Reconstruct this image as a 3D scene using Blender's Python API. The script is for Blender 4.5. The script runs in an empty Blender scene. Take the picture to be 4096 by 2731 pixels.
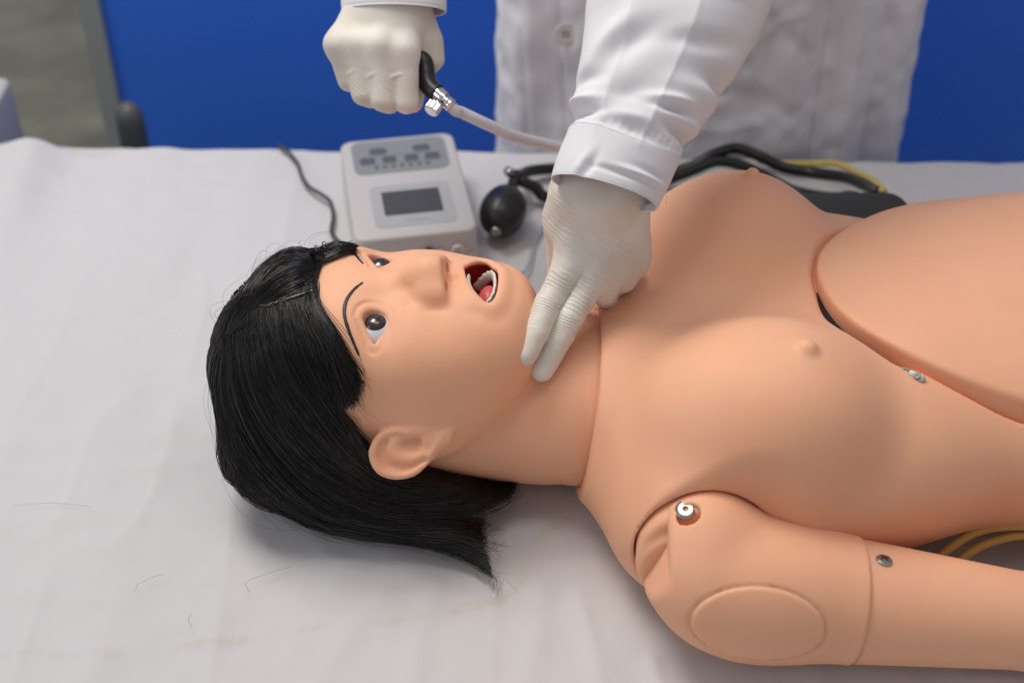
import bpy, math, random
import numpy as np
from mathutils import Vector, Matrix, noise as mnoise

random.seed(7)
rng = np.random.default_rng(7)
scene = bpy.context.scene
COL = scene.collection

# ------------------------------------------------------------------ camera
CAM_PITCH = 40.0
cam_data = bpy.data.cameras.new("camera")
cam = bpy.data.objects.new("camera", cam_data)
COL.objects.link(cam)
cam.location = (0.0, -0.832, 0.825)
cam.rotation_euler = (math.radians(90 - CAM_PITCH), 0, 0)
cam_data.lens = 50
cam_data.sensor_width = 36
cam_data.clip_end = 50
cam_data.dof.use_dof = True
cam_data.dof.focus_distance = 1.05
cam_data.dof.aperture_fstop = 4.0
scene.camera = cam

# ------------------------------------------------------------------ world and lamps
world = bpy.data.worlds.new("World")
scene.world = world
world.use_nodes = True
bg = world.node_tree.nodes["Background"]
bg.inputs[0].default_value = (0.97, 0.94, 0.97, 1)
bg.inputs[1].default_value = 0.36

def area(name, loc, target, sx, sy, power, col):
    l = bpy.data.lights.new(name, 'AREA')
    l.shape = 'RECTANGLE'; l.size = sx; l.size_y = sy; l.energy = power; l.color = col
    o = bpy.data.objects.new(name, l); COL.objects.link(o)
    o.location = loc
    o.rotation_euler = (Vector(target) - Vector(loc)).to_track_quat('-Z', 'Y').to_euler()
    return o
area("ceiling_lamp", (-0.62, 0.55, 1.80), (0.0, 0.05, 0.1), 0.75, 0.75, 23, (1.0, 0.95, 0.88))
area("ceiling_lamp", (0.10, 0.00, 2.3), (0.10, 0.0, 0.1), 1.2, 0.5, 8, (1.0, 0.95, 0.90))
area("window_light", (-2.2, -0.9, 1.5), (0.0, 0.1, 0.1), 1.0, 1.2, 7, (0.92, 0.96, 1.0))

scene.view_settings.view_transform = 'Standard'
scene.view_settings.look = 'None'
scene.view_settings.exposure = 0.0
scene.view_settings.gamma = 1.0
try:
    scene.cycles.use_denoising = True
except Exception:
    pass

# ------------------------------------------------------------------ object helpers
def link(name, data, parent=None):
    o = bpy.data.objects.new(name, data)
    COL.objects.link(o)
    if parent is not None:
        o.parent = parent
    return o

def origin_of(o):
    v = np.zeros(3)
    while o is not None:
        v += np.array(o.location)
        o = o.parent
    return v

def tag(o, label=None, cat=None, group=None, kind=None):
    if label: o['label'] = label
    if cat: o['category'] = cat
    if group: o['group'] = group
    if kind: o['kind'] = kind
    return o

def thing(name, label, cat, loc=(0, 0, 0), group=None):
    o = link(name, None)
    o.location = loc
    o.empty_display_size = 0.02
    return tag(o, label, cat, group)

def mesh_obj(name, V, F, mat, parent=None, smooth=True, loc=None, attrs=None):
    """vertices in world coordinates; the object's origin goes to its parent's base (or loc)"""
    V = np.asarray(V, dtype=np.float64)
    me = bpy.data.meshes.new(name)
    off = origin_of(parent) if parent is not None else np.array(loc if loc is not None else (0, 0, 0), dtype=float)
    F = F if isinstance(F, list) else np.asarray(F)
    if isinstance(F, np.ndarray):
        n, k = F.shape
        me.vertices.add(len(V)); me.vertices.foreach_set('co', (V - off).astype(np.float32).ravel())
        me.loops.add(n * k); me.loops.foreach_set('vertex_index', F.astype(np.int32).ravel())
        me.polygons.add(n)
        me.polygons.foreach_set('loop_start', np.arange(0, n * k, k, dtype=np.int32))
        me.update(calc_edges=True)
    else:
        me.from_pydata((V - off).tolist(), [], F)
        me.update()
    me.validate()
    if smooth:
        me.polygons.foreach_set('use_smooth', [True] * len(me.polygons))
    if attrs:
        for an, arr in attrs.items():
            a = me.attributes.new(an, 'FLOAT', 'POINT')
            a.data.foreach_set('value', np.asarray(arr, dtype=np.float32))
    if mat is not None:
        for m in (mat if isinstance(mat, (list, tuple)) else [mat]):
            me.materials.append(m)
    o = link(name, me, parent)
    if parent is None and loc is not None:
        o.location = loc
    return o

class Mesh:
    """collects simple shapes into one mesh"""
    def __init__(s): s.V = []; s.F = []; s.n = 0
    def add(s, V, F):
        V = np.asarray(V, float)
        s.V.append(V); s.F += [tuple(int(i) + s.n for i in f) for f in F]; s.n += len(V)
        return s
    def build(s, name, mat, parent=None, smooth=True, loc=None):
        return mesh_obj(name, np.vstack(s.V), s.F, mat, parent, smooth, loc)

def frame_of(d, upv=(0, 0, 1)):
    d = np.asarray(d, float); d = d / np.linalg.norm(d)
    u = np.asarray(upv, float)
    if abs(d @ u) > 0.95: u = np.array([1.0, 0, 0])
    a = np.cross(u, d); a /= np.linalg.norm(a)
    return a, np.cross(d, a), d

def catmull(pts, n):
    """points (k,m) -> n samples evenly spread along a Catmull-Rom curve"""
    P = np.asarray(pts, float)
    if len(P) == 2:
        t = np.linspace(0, 1, n)[:, None]; return P[0] * (1 - t) + P[1] * t
    Q = np.vstack([2 * P[0] - P[1], P, 2 * P[-1] - P[-2]])
    t = np.linspace(0, len(P) - 1, n); i = np.minimum(t.astype(int), len(P) - 2); u = (t - i)[:, None]
    a, b, c, d = Q[i], Q[i + 1], Q[i + 2], Q[i + 3]
    return 0.5 * ((2 * b) + (c - a) * u + (2 * a - 5 * b + 4 * c - d) * u ** 2 + (3 * b - a - 3 * c + d) * u ** 3)

def tube_geo(path, rad, seg=12, caps=True, flat=1.0):
    path = np.asarray(path, float); n = len(path)
    rad = np.full(n, rad) if np.isscalar(rad) else np.asarray(rad, float)
    T = np.gradient(path, axis=0); T /= np.linalg.norm(T, axis=1)[:, None] + 1e-12
    a, b, _ = frame_of(T[0])
    A = [a]
    for i in range(1, n):
        v = A[-1] - T[i] * (A[-1] @ T[i]); v /= np.linalg.norm(v); A.append(v)
    A = np.array(A); B = np.cross(T, A)
    th = np.linspace(0, 2 * np.pi, seg, endpoint=False)
    V = path[:, None] + rad[:, None, None] * (np.cos(th)[None, :, None] * A[:, None] + flat * np.sin(th)[None, :, None] * B[:, None])
    V = V.reshape(-1, 3)
    F = []
    for i in range(n - 1):
        for j in range(seg):
            k = (j + 1) % seg
            F.append((i * seg + j, i * seg + k, (i + 1) * seg + k, (i + 1) * seg + j))
    if caps:
        F.append(tuple(range(seg - 1, -1, -1))); F.append(tuple((n - 1) * seg + j for j in range(seg)))
    return V, F

def lathe_geo(prof, center, axis, seg=32):
    """prof: list of (radius, height along axis)"""
    a, b, d = frame_of(axis)
    c = np.asarray(center, float); V = []; F = []
    th = np.linspace(0, 2 * np.pi, seg, endpoint=False)
    for r, h in prof:
        for t in th: V.append(c + d * h + r * (np.cos(t) * a + np.sin(t) * b))
    n = len(prof)
    for i in range(n - 1):
        for j in range(seg):
            k = (j + 1) % seg
            F.append((i * seg + j, i * seg + k, (i + 1) * seg + k, (i + 1) * seg + j))
    F.append(tuple(range(seg - 1, -1, -1))); F.append(tuple((n - 1) * seg + j for j in range(seg)))
    return np.array(V), F

def rounded_outline(w, h, r, n=6):
    pts = []
    for cx, cy, a0 in ((w / 2 - r, h / 2 - r, 0), (-w / 2 + r, h / 2 - r, 90), (-w / 2 + r, -h / 2 + r, 180), (w / 2 - r, -h / 2 + r, 270)):
        for k in range(n + 1):
            a = math.radians(a0 + 90 * k / n)
            pts.append((cx + r * math.cos(a), cy + r * math.sin(a)))
    return np.array(pts)

def prism_geo(outline, z0, z1, bevel=0.0, M=None):
    """outline (n,2) extruded z0..z1 with a small bevel on top; M a 4x4 placing it"""
    o = np.asarray(outline, float); n = len(o)
    c = o.mean(0)
    rings = [(o, z0)]
    if bevel > 0:
        ext = np.abs(o - c).max(0)
        for k in range(0, 5):
            a = math.pi / 2 * k / 4
            ins = bevel * (1 - math.cos(a)); zz = z1 - bevel + bevel * math.sin(a)
            rings.append((c + (o - c) * (1 - ins / ext), zz))
    else:
        rings.append((o, z1))
    V = np.vstack([np.column_stack([r, np.full(n, z)]) for r, z in rings]); F = []
    for i in range(len(rings) - 1):
        for j in range(n):
            k = (j + 1) % n
            F.append((i * n + j, i * n + k, (i + 1) * n + k, (i + 1) * n + j))
    F.append(tuple(range(n - 1, -1, -1))); F.append(tuple((len(rings) - 1) * n + j for j in range(n)))
    if M is not None:
        V = V @ M[:3, :3].T + M[:3, 3]
    return V, F

def place(loc, rx=0, ry=0, rz=0):
    m = Matrix.Translation(loc) @ Matrix.Rotation(math.radians(rz), 4, 'Z') @ Matrix.Rotation(math.radians(ry), 4, 'Y') @ Matrix.Rotation(math.radians(rx), 4, 'X')
    return np.array(m)

# ------------------------------------------------------------------ noise
_perm = rng.random((64, 64, 64)).astype(np.float32)
def vnoise(P, freq):
    """smooth value noise in -1..1 at points (N,3)"""
    Q = np.asarray(P, np.float32) * freq
    I = np.floor(Q).astype(int); f = Q - I; f = f * f * (3 - 2 * f)
    r = 0
    for dx in (0, 1):
        wx = f[:, 0] if dx else 1 - f[:, 0]
        for dy in (0, 1):
            wy = f[:, 1] if dy else 1 - f[:, 1]
            for dz in (0, 1):
                wz = f[:, 2] if dz else 1 - f[:, 2]
                r = r + wx * wy * wz * _perm[(I[:, 0] + dx) & 63, (I[:, 1] + dy) & 63, (I[:, 2] + dz) & 63]
    return r * 2 - 1

# ------------------------------------------------------------------ implicit surfaces
def A3(*v): return np.array(v, dtype=np.float32)
def smin(a, b, k):
    h = np.maximum(k - np.abs(a - b), 0) / k
    return np.minimum(a, b) - h * h * k * 0.25
def smax(a, b, k): return -smin(-a, -b, k)
def d_sph(P, c, r): return np.linalg.norm(P - A3(*c), axis=1) - r
def d_ell(P, c, r, R=None):
    q = P - A3(*c)
    if R is not None: q = q @ R.astype(np.float32)
    r = A3(*r)
    k0 = np.linalg.norm(q / r, axis=1); k1 = np.linalg.norm(q / (r * r), axis=1)
    return k0 * (k0 - 1) / np.maximum(k1, 1e-6)
def d_cap(P, a, b, ra, rb=None):
    rb = ra if rb is None else rb
    a, b = A3(*a), A3(*b); ab = b - a
    t = np.clip((P - a) @ ab / (ab @ ab), 0, 1)
    return np.linalg.norm(P - a - t[:, None] * ab, axis=1) - (ra + (rb - ra) * t)
def d_poly(P, pts):
    """distance to a polyline (no radius) and the position 0..1 along it"""
    best = None; pos = None; n = len(pts) - 1
    for i in range(n):
        a, b = A3(*pts[i]), A3(*pts[i + 1]); ab = b - a
        t = np.clip((P - a) @ ab / max(ab @ ab, 1e-12), 0, 1)
        d = np.linalg.norm(P - a - t[:, None] * ab, axis=1)
        if best is None: best, pos = d, (i + t) / n
        else:
            m = d < best; best = np.where(m, d, best); pos = np.where(m, (i + t) / n, pos)
    return best, pos
def bump(P, c, s, amp):
    q = (P - A3(*c)) / A3(*s)
    return amp * np.exp(-(q * q).sum(1))

def sdf_surface(f, lo, hi, h, project=3):
    lo = np.array(lo, float); hi = np.array(hi, float)
    B = 8
    nb = np.ceil((hi - lo) / (h * B)).astype(int)
    n = nb * B + 1
    bc = np.stack(np.meshgrid(*[np.arange(k) for k in nb], indexing='ij'), -1).reshape(-1, 3)
    cen = (lo + (bc + 0.5) * B * h).astype(np.float32)
    fc = f(cen)
    Vv = np.ones(tuple(n), np.float32)
    Bl = np.sign(fc).reshape(tuple(nb)); Bl[Bl == 0] = 1
    Vv[:-1, :-1, :-1] = np.repeat(np.repeat(np.repeat(Bl, B, 0), B, 1), B, 2)
    act = bc[np.abs(fc) < B * h * 0.87 * 1.7]
    g = np.stack(np.meshgrid(*[np.arange(B + 1)] * 3, indexing='ij'), -1).reshape(-1, 3)
    CH = 400
    for s in range(0, len(act), CH):
        a = act[s:s + CH]
        ijk = a[:, None] * B + g[None]
        P = (lo + ijk.reshape(-1, 3) * h).astype(np.float32)
        v = f(P)
        I = ijk.reshape(-1, 3)
        Vv[I[:, 0], I[:, 1], I[:, 2]] = v
    S = Vv < 0
    cnt = np.zeros(tuple(n - 1), np.int8)
    for dx in (0, 1):
        for dy in (0, 1):
            for dz in (0, 1):
                cnt += S[dx:n[0] - 1 + dx, dy:n[1] - 1 + dy, dz:n[2] - 1 + dz]
    ac = np.argwhere((cnt > 0) & (cnt < 8))
    idx = np.full(tuple(n - 1), -1, np.int32); idx[ac[:, 0], ac[:, 1], ac[:, 2]] = np.arange(len(ac))
    corners = np.array([(x, y, z) for x in (0, 1) for y in (0, 1) for z in (0, 1)])
    cv = np.stack([Vv[ac[:, 0] + c[0], ac[:, 1] + c[1], ac[:, 2] + c[2]] for c in corners], 1)
    acc = np.zeros((len(ac), 3)); w = np.zeros(len(ac))
    for i in range(8):
        for j in range(i + 1, 8):
            if np.abs(corners[i] - corners[j]).sum() == 1:
                a, b = cv[:, i], cv[:, j]; m = (a < 0) != (b < 0)
                t = np.where(m, a / np.where(m, a - b, 1), 0)
                acc += np.where(m[:, None], corners[i] + t[:, None] * (corners[j] - corners[i]), 0); w += m
    V = lo + (ac + acc / w[:, None]) * h
    quads = []
    for ax in range(3):
        u, v2 = (ax + 1) % 3, (ax + 2) % 3
        sl0 = [slice(None)] * 3; sl1 = [slice(None)] * 3
        sl0[ax] = slice(0, n[ax] - 1); sl1[ax] = slice(1, n[ax])
        a = S[tuple(sl0)]; b = S[tuple(sl1)]
        e = np.argwhere(a != b)
        e = e[(e[:, u] > 0) & (e[:, v2] > 0) & (e[:, u] < n[u] - 1) & (e[:, v2] < n[v2] - 1)]
        ins = a[e[:, 0], e[:, 1], e[:, 2]]
        du = np.zeros(3, int); du[u] = 1; dv = np.zeros(3, int); dv[v2] = 1
        c0 = e - du - dv; c1 = e - dv; c2 = e; c3 = e - du
        q = np.stack([idx[c[:, 0], c[:, 1], c[:, 2]] for c in (c0, c1, c2, c3)], 1)
        q[~ins] = q[~ins][:, ::-1]
        quads.append(q)
    Q = np.vstack(quads)
    Q = Q[(Q >= 0).all(1)]
    Pp = V.astype(np.float32)
    eps = np.float32(h * 0.4)
    for _ in range(project):
        f0 = f(Pp)
        G = np.stack([f(Pp + eps * np.eye(3, dtype=np.float32)[k]) - f(Pp - eps * np.eye(3, dtype=np.float32)[k]) for k in range(3)], 1) / (2 * eps)
        g2 = np.maximum((G * G).sum(1), 0.15)
        st = (f0 / g2)[:, None] * G
        ln = np.linalg.norm(st, axis=1)[:, None]
        st *= np.minimum(1, 0.8 * h / np.maximum(ln, 1e-9))
        Pp = Pp - st
    return Pp.astype(float), Q

def sdf_obj(name, f, lo, hi, h, mat, parent=None, loc=None, project=3):
    V, F = sdf_surface(f, lo, hi, h, project)
    return mesh_obj(name, V, F, mat, parent, True, loc)

# ------------------------------------------------------------------ materials
def new_mat(name, base, rough=0.5, **kw):
    m = bpy.data.materials.new(name); m.use_nodes = True
    nt = m.node_tree; b = nt.nodes["Principled BSDF"]
    b.inputs['Base Color'].default_value = (*base, 1)
    b.inputs['Roughness'].default_value = rough
    for k, v in kw.items():
        b.inputs[k.replace('_', ' ')].default_value = v
    return m
def nodes(m): return m.node_tree.nodes, m.node_tree.links, m.node_tree.nodes["Principled BSDF"]
def mottled(m, c1, c2, scale, detail=4, lo=0.35, hi=0.65, stretch=None):
    N, L, b = nodes(m)
    tc = N.new('ShaderNodeTexCoord'); n = N.new('ShaderNodeTexNoise'); r = N.new('ShaderNodeValToRGB')
    n.inputs['Scale'].default_value = scale; n.inputs['Detail'].default_value = detail
    if stretch:
        mp = N.new('ShaderNodeMapping'); mp.inputs['Scale'].default_value = stretch
        L.new(tc.outputs['Object'], mp.inputs[0]); L.new(mp.outputs[0], n.inputs['Vector'])
    else:
        L.new(tc.outputs['Object'], n.inputs['Vector'])
    r.color_ramp.elements[0].position = lo; r.color_ramp.elements[1].position = hi
    r.color_ramp.elements[0].color = (*c1, 1); r.color_ramp.elements[1].color = (*c2, 1)
    L.new(n.outputs['Fac'], r.inputs[0]); L.new(r.outputs[0], b.inputs['Base Color'])
    return r
def add_bump(m, scale, strength, dist=0.001, detail=3, kind='noise', stretch=None, rot=(0, 0, 0)):
    N, L, b = nodes(m)
    tc = N.new('ShaderNodeTexCoord'); mp = N.new('ShaderNodeMapping')
    if stretch: mp.inputs['Scale'].default_value = stretch
    mp.inputs['Rotation'].default_value = rot
    if kind == 'noise':
        n = N.new('ShaderNodeTexNoise'); n.inputs['Detail'].default_value = detail; n.inputs['Scale'].default_value = scale
        out = n.outputs['Fac']
    else:
        n = N.new('ShaderNodeTexWave'); n.inputs['Scale'].default_value = scale; n.inputs['Distortion'].default_value = 0.6
        n.inputs['Detail Scale'].default_value = 3
        out = n.outputs['Fac']
    bp = N.new('ShaderNodeBump'); bp.inputs['Strength'].default_value = strength; bp.inputs['Distance'].default_value = dist
    L.new(tc.outputs['Object'], mp.inputs[0]); L.new(mp.outputs[0], n.inputs['Vector']); L.new(out, bp.inputs['Height'])
    prev = b.inputs['Normal'].links[0].from_socket if b.inputs['Normal'].is_linked else None
    if prev: L.new(prev, bp.inputs['Normal'])
    L.new(bp.outputs[0], b.inputs['Normal'])

def specks(m, scale, size, share, dark):
    """a few tiny dark grains of dirt"""
    N, L, b = nodes(m)
    tc = N.new('ShaderNodeTexCoord'); v = N.new('ShaderNodeTexVoronoi'); v.inputs['Scale'].default_value = scale
    L.new(tc.outputs['Object'], v.inputs['Vector'])
    lt = N.new('ShaderNodeMath'); lt.operation = 'LESS_THAN'; lt.inputs[1].default_value = size * scale; L.new(v.outputs['Distance'], lt.inputs[0])
    sp = N.new('ShaderNodeSeparateColor'); L.new(v.outputs['Color'], sp.inputs[0])
    pk = N.new('ShaderNodeMath'); pk.operation = 'LESS_THAN'; pk.inputs[1].default_value = share; L.new(sp.outputs[0], pk.inputs[0])
    mu = N.new('ShaderNodeMath'); mu.operation = 'MULTIPLY'; L.new(lt.outputs[0], mu.inputs[0]); L.new(pk.outputs[0], mu.inputs[1])
    mx = N.new('ShaderNodeMix'); mx.data_type = 'RGBA'; mx.inputs['B'].default_value = (*dark, 1)
    L.new(b.inputs['Base Color'].links[0].from_socket, mx.inputs['A']); L.new(mu.outputs[0], mx.inputs['Factor'])
    L.new(mx.outputs['Result'], b.inputs['Base Color'])

M_skin = new_mat('flesh_vinyl', (0.86, 0.445, 0.275), 0.56)
mottled(M_skin, (0.85, 0.46, 0.29), (0.82, 0.43, 0.265), 11, 5)
_b = nodes(M_skin)[2]
_b.inputs['Subsurface Weight'].default_value = 0.25
_b.inputs['Subsurface Radius'].default_value = (1.0, 0.35, 0.2)
_b.inputs['Subsurface Scale'].default_value = 0.006
_b.inputs['Specular IOR Level'].default_value = 0.28
add_bump(M_skin, 900, 0.05, 0.0004)
specks(M_skin, 38, .00040, .22, (.25, .13, .08))
HEAD_H = 0.0016
TORSO_H = 0.0022
HAND_H = 0.0010
HAIR_N = 1.0
# ================================================================== training manikin
manikin = thing('training_manikin', 'flesh-coloured nursing manikin with black bob wig lying on its back on the white sheet', 'manikin', (0.0, 0.0, 0.0))

EYES = [(-0.0985, -0.0385), (-0.1000, 0.0325)]
MOUTH_OUT = [(-.0345, .0150), (-.0325, .0020), (-.0265, -.0125), (-.0185, -.0215), (-.0135, -.0175), (-.0112, -.006), (-.0115, .009), (-.0150, .0145), (-.0225, .0265)]
def poly2d(x, y, pts):
    """signed distance to a closed 2-D polygon (negative inside)"""
    n = len(pts); best = np.full(len(x), 1e9, np.float32); ins = np.zeros(len(x), bool)
    for i in range(n):
        ax, ay = pts[i]; bx, by = pts[(i + 1) % n]
        ex, ey = bx - ax, by - ay
        t = np.clip(((x - ax) * ex + (y - ay) * ey) / (ex * ex + ey * ey), 0, 1)
        best = np.minimum(best, (x - ax - t * ex) ** 2 + (y - ay - t * ey) ** 2)
        c = ((ay > y) != (by > y)) & (x < (bx - ax) * (y - ay) / (by - ay + 1e-12) + ax)
        ins ^= c
    d = np.sqrt(best)
    return np.where(ins, -d, d)
MOUTH_POLY = [tuple(p) for p in ((catmull(MOUTH_OUT + [MOUTH_OUT[0]], 46)[:-1] - np.mean(MOUTH_OUT, axis=0)) * 1.09 + np.mean(MOUTH_OUT, axis=0))]
MOUTH_C = np.mean(MOUTH_POLY, axis=0)

def eye_open(x, y, e):
    """teardrop opening, round towards +y and pointed towards -y"""
    cx, cy = e
    py = y - cy; px = x - cx
    t = np.clip((0.0 - py) / 0.0150, 0, 1)
    return np.sqrt(px ** 2 + (py + 0.0150 * t) ** 2) - (0.0088 + (0.0004 - 0.0088) * t)

def mouth_cavity(z, dm, skin):
    return smax(smax(dm - .0080, skin + .0032, .004), .146 - z, .008)

def head_sdf(P, closed=False):
    x, y, z = P[:, 0], P[:, 1], P[:, 2]
    ay = np.abs(y); PM = np.stack([x, ay, z], 1)
    f = d_ell(P, (-.130, 0, .098), (.093, .0765, .0905))
    f = smin(f, d_ell(PM, (-.118, .030, .135), (.040, .040, .0455)), .03)
    f = smin(f, d_ell(P, (-.070, 0, .112), (.088, .0690, .0705)), .03)
    # jaw and chin
    jaw = d_cap(PM, (-.060, .044, .099), (-.012, .025, .142), .031, .0275)
    f = smin(f, jaw, .03)
    f = smin(f, d_ell(P, (-.016, 0, .148), (.030, .040, .0325)), .022)
    f = smin(f, d_ell(P, (-.0055, 0, .1585), (.0185, .0295, .0235)), .012)
    # cheeks
    f = smin(f, d_ell(PM, (-.060, .036, .148), (.033, .028, .0240)), .03)
    f = smin(f, d_ell(P, (-.030, 0, .157), (.036, .036, .0240)), .02)
    # brow bone, root of the nose
    f = f - bump(PM, (-.120, .032, .176), (.020, .024, .02), .0012)
    f = f + bump(P + A3(0, .003, 0), (-.0985, .036, .176), (.017, .023, .035), .0078) + bump(P + A3(0, .003, 0), (-.0985, -.036, .176), (.017, .023, .035), .0078)
    f = f + bump(PM, (-.094, .016, .180), (.013, .008, .03), .0015)
    # nose
    ns = d_cap(P, (-.104, 0, .1715), (-.0625, 0, .1915), .0085, .0120)
    ns = smin(ns, d_ell(P, (-.0580, 0, .1915), (.0200, .0130, .0130)), .008)
    ns = smin(ns, d_ell(PM, (-.0555, .0170, .1825), (.0170, .0100, .0120)), .012)
    ns = smax(ns, (x + .0480) + 0.28 * (z - .19), .0026)
    f = smin(f, ns, .0045)
    f = f + bump(PM, (-.0740, .0230, .180), (.005, .007, .012), .0012) + bump(PM, (-.0580, .0310, .176), (.010, .0030, .012), .0014)
    # philtrum, lips, folds
    f = f + bump(P, (-.0430, .002, .182), (.005, .0050, .02), .0028)
    dm = poly2d(x, y, MOUTH_POLY)
    front = 1 / (1 + np.exp(-np.clip((z - .160) / .003, -20, 20)))
    f = f - .0014 * np.exp(-((dm - .0045) / .0050) ** 2) * front
    f = f + .0007 * np.exp(-((dm - .0125) / .0045) ** 2) * front * np.clip((x + .022) / .012, 0, 1)
    f = f + bump(PM, (-.026, .032, .170), (.010, .006, .02), .0014)
    # nostrils
    for sgn in (-1, 1):
        f = smax(f, -d_ell(P, (-.0500, sgn * .0112, .1885), (.0062, .0052, .0036)), .0007)
    # mouth opening and cavity
    if closed: return f
    cav = mouth_cavity(z, dm, f)
    lipcut = np.maximum(dm, .140 - z)
    f = smax(f, -np.minimum(lipcut, cav), .0014)
    # eyes: lids and openings
    for e in EYES:
        d = eye_open(x, y, e)
        up = 1 / (1 + np.exp(-np.clip(((e[0] - x) - .0015) / .0016, -20, 20)))          # upper lid is on the crown side
        fr = 1 / (1 + np.exp(-np.clip((z - .150) / .004, -20, 20)))
        f = f - .0010 * np.exp(-((d - .0018) / .0026) ** 2) * fr
        f = f + .0010 * np.exp(-((d - .0060) / .0009) ** 2) * up * fr
        f = f - .0004 * np.exp(-((d - .0080) / .0020) ** 2) * up * fr
        f = f - .0006 * np.exp(-((d - .0080) / .0040) ** 2) * (1 - up) * fr
        soc = np.maximum(d, .150 - z)
        f = smax(f, -soc, .0012)
    # neck
    nk = smin(d_cap(P, (-.060, 0, .0600), (.025, 0, .0630), .0580, .0630), d_cap(P, (.025, 0, .0640), (.062, 0, .0680), .0610, .0695), .01)
    nk = np.minimum(nk, d_cap(P, (.055, 0, .0680), (.12, 0, .0680), .0690, .0695))
    f = smin(f, nk, .005)
    f = np.maximum(f, x - .098)
    return f

EAR_RIM = [(-.026, -.0125), (-.010, .0125), (.004, .0185), (.017, .0150), (.0225, .0030), (.0185, -.0095), (.0090, -.0150), (-.0010, -.0140)]
EAR_OUT = [(-.0335, -.0150), (-.022, .0020), (-.010, .0140), (.004, .0198), (.0180, .0160), (.0240, .0030), (.0200, -.0105), (.0095, -.0165), (-.008, -.0190), (-.024, -.0185)]
EAR_RIM_C = catmull(EAR_RIM, 26); EAR_OUT_C = [tuple(p) for p in catmull(EAR_OUT + [EAR_OUT[0]], 40)[:-1]]
EAR_O = (-.0770, -.0885, .0970)
def ear_sdf(P, side=-1):
    # local frame: u towards the crown (-x), v away from the face (down, -z), w outwards
    x, y, z = P[:, 0], P[:, 1] * -side, P[:, 2]    # mirror so that the ear sits at negative y
    qx, qy, qz = x - EAR_O[0], y - EAR_O[1], z - EAR_O[2]
    u = -(qx * .9987 + (qy * -.80 + qz * .60) * .05) / 1.05; v = qy * -.60 + qz * -.80; w = qy * -.80 + qz * .60
    w = w - .10 * u
    d2 = poly2d(u, v, EAR_OUT_C)
    q = np.stack([u, v, w], 1).astype(np.float32)
    plate = smax(smax(d2, np.abs(w + .0005) - .0030, .0028), -.5 + 0 * u, .001)
    rd, rt = d_poly(q, [(a, b - .0010 if b > 0 else b, .0022) for a, b in EAR_RIM_C])
    f = smin(plate, rd - (.0022 + .0010 * np.sin(np.pi * np.clip(rt, 0, 1))), .0012)
    # trough inside the rim
    td, tt = d_poly(q, [(-.012, .0060, .0035), (.002, .0128, .0035), (.0125, .0098, .0035), (.0165, .0020, .0035), (.0135, -.0060, .0035)])
    f = smax(f, -(td - .0026), .0030)
    # ridge between the trough and the hollow, forked at the top
    f = smin(f, d_poly(q, [(-.014, .0020, .0005), (-.004, .0068, .0010), (.006, .0040, .0014), (.010, -.0020, .0010), (.008, -.0105, .0)])[0] - .0024, .0030)
    # the hollow, deepest beside the tragus
    f = smax(f, -d_ell(q, (-.0035, -.0040, .0040), (.0085, .0062, .0070)), .0022)
    f = smax(f, -d_ell(q, (-.0070, -.0070, .0010), (.0040, .0035, .0050)), .0015)
    # tragus, root and lobe
    f = smin(f, d_ell(q, (-.006, -.0150, .0005), (.0100, .0042, .0040)), .0030)
    f = smin(f, d_cap(q, (.014, -.0150, -.006), (-.026, -.0150, -.006), .0055, .0045), .004)
    f = smin(f, d_ell(q, (.002, -.002, -.010), (.016, .012, .008)), .003)
    f = smin(f, d_ell(q, (-.022, -.0085, .0), (.0095, .0060, .0036)), .004)
    return f * .92

def head_ear_sdf(P):
    f = head_sdf(P)
    for s in (-1, 1):
        m = (np.abs(P[:, 0] + .08) < .050) & (np.abs(P[:, 2] - .085) < .05) & (P[:, 1] * s > .045)
        if m.any():
            g = np.full(len(P), 1.0, np.float32); g[m] = ear_sdf(P[m], s)
            f = smin(f, g, .0025)
    return f

head = sdf_obj('head', head_ear_sdf, (-.232, -.105, -.002), (.108, .105, .222), HEAD_H, M_skin, manikin)

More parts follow.
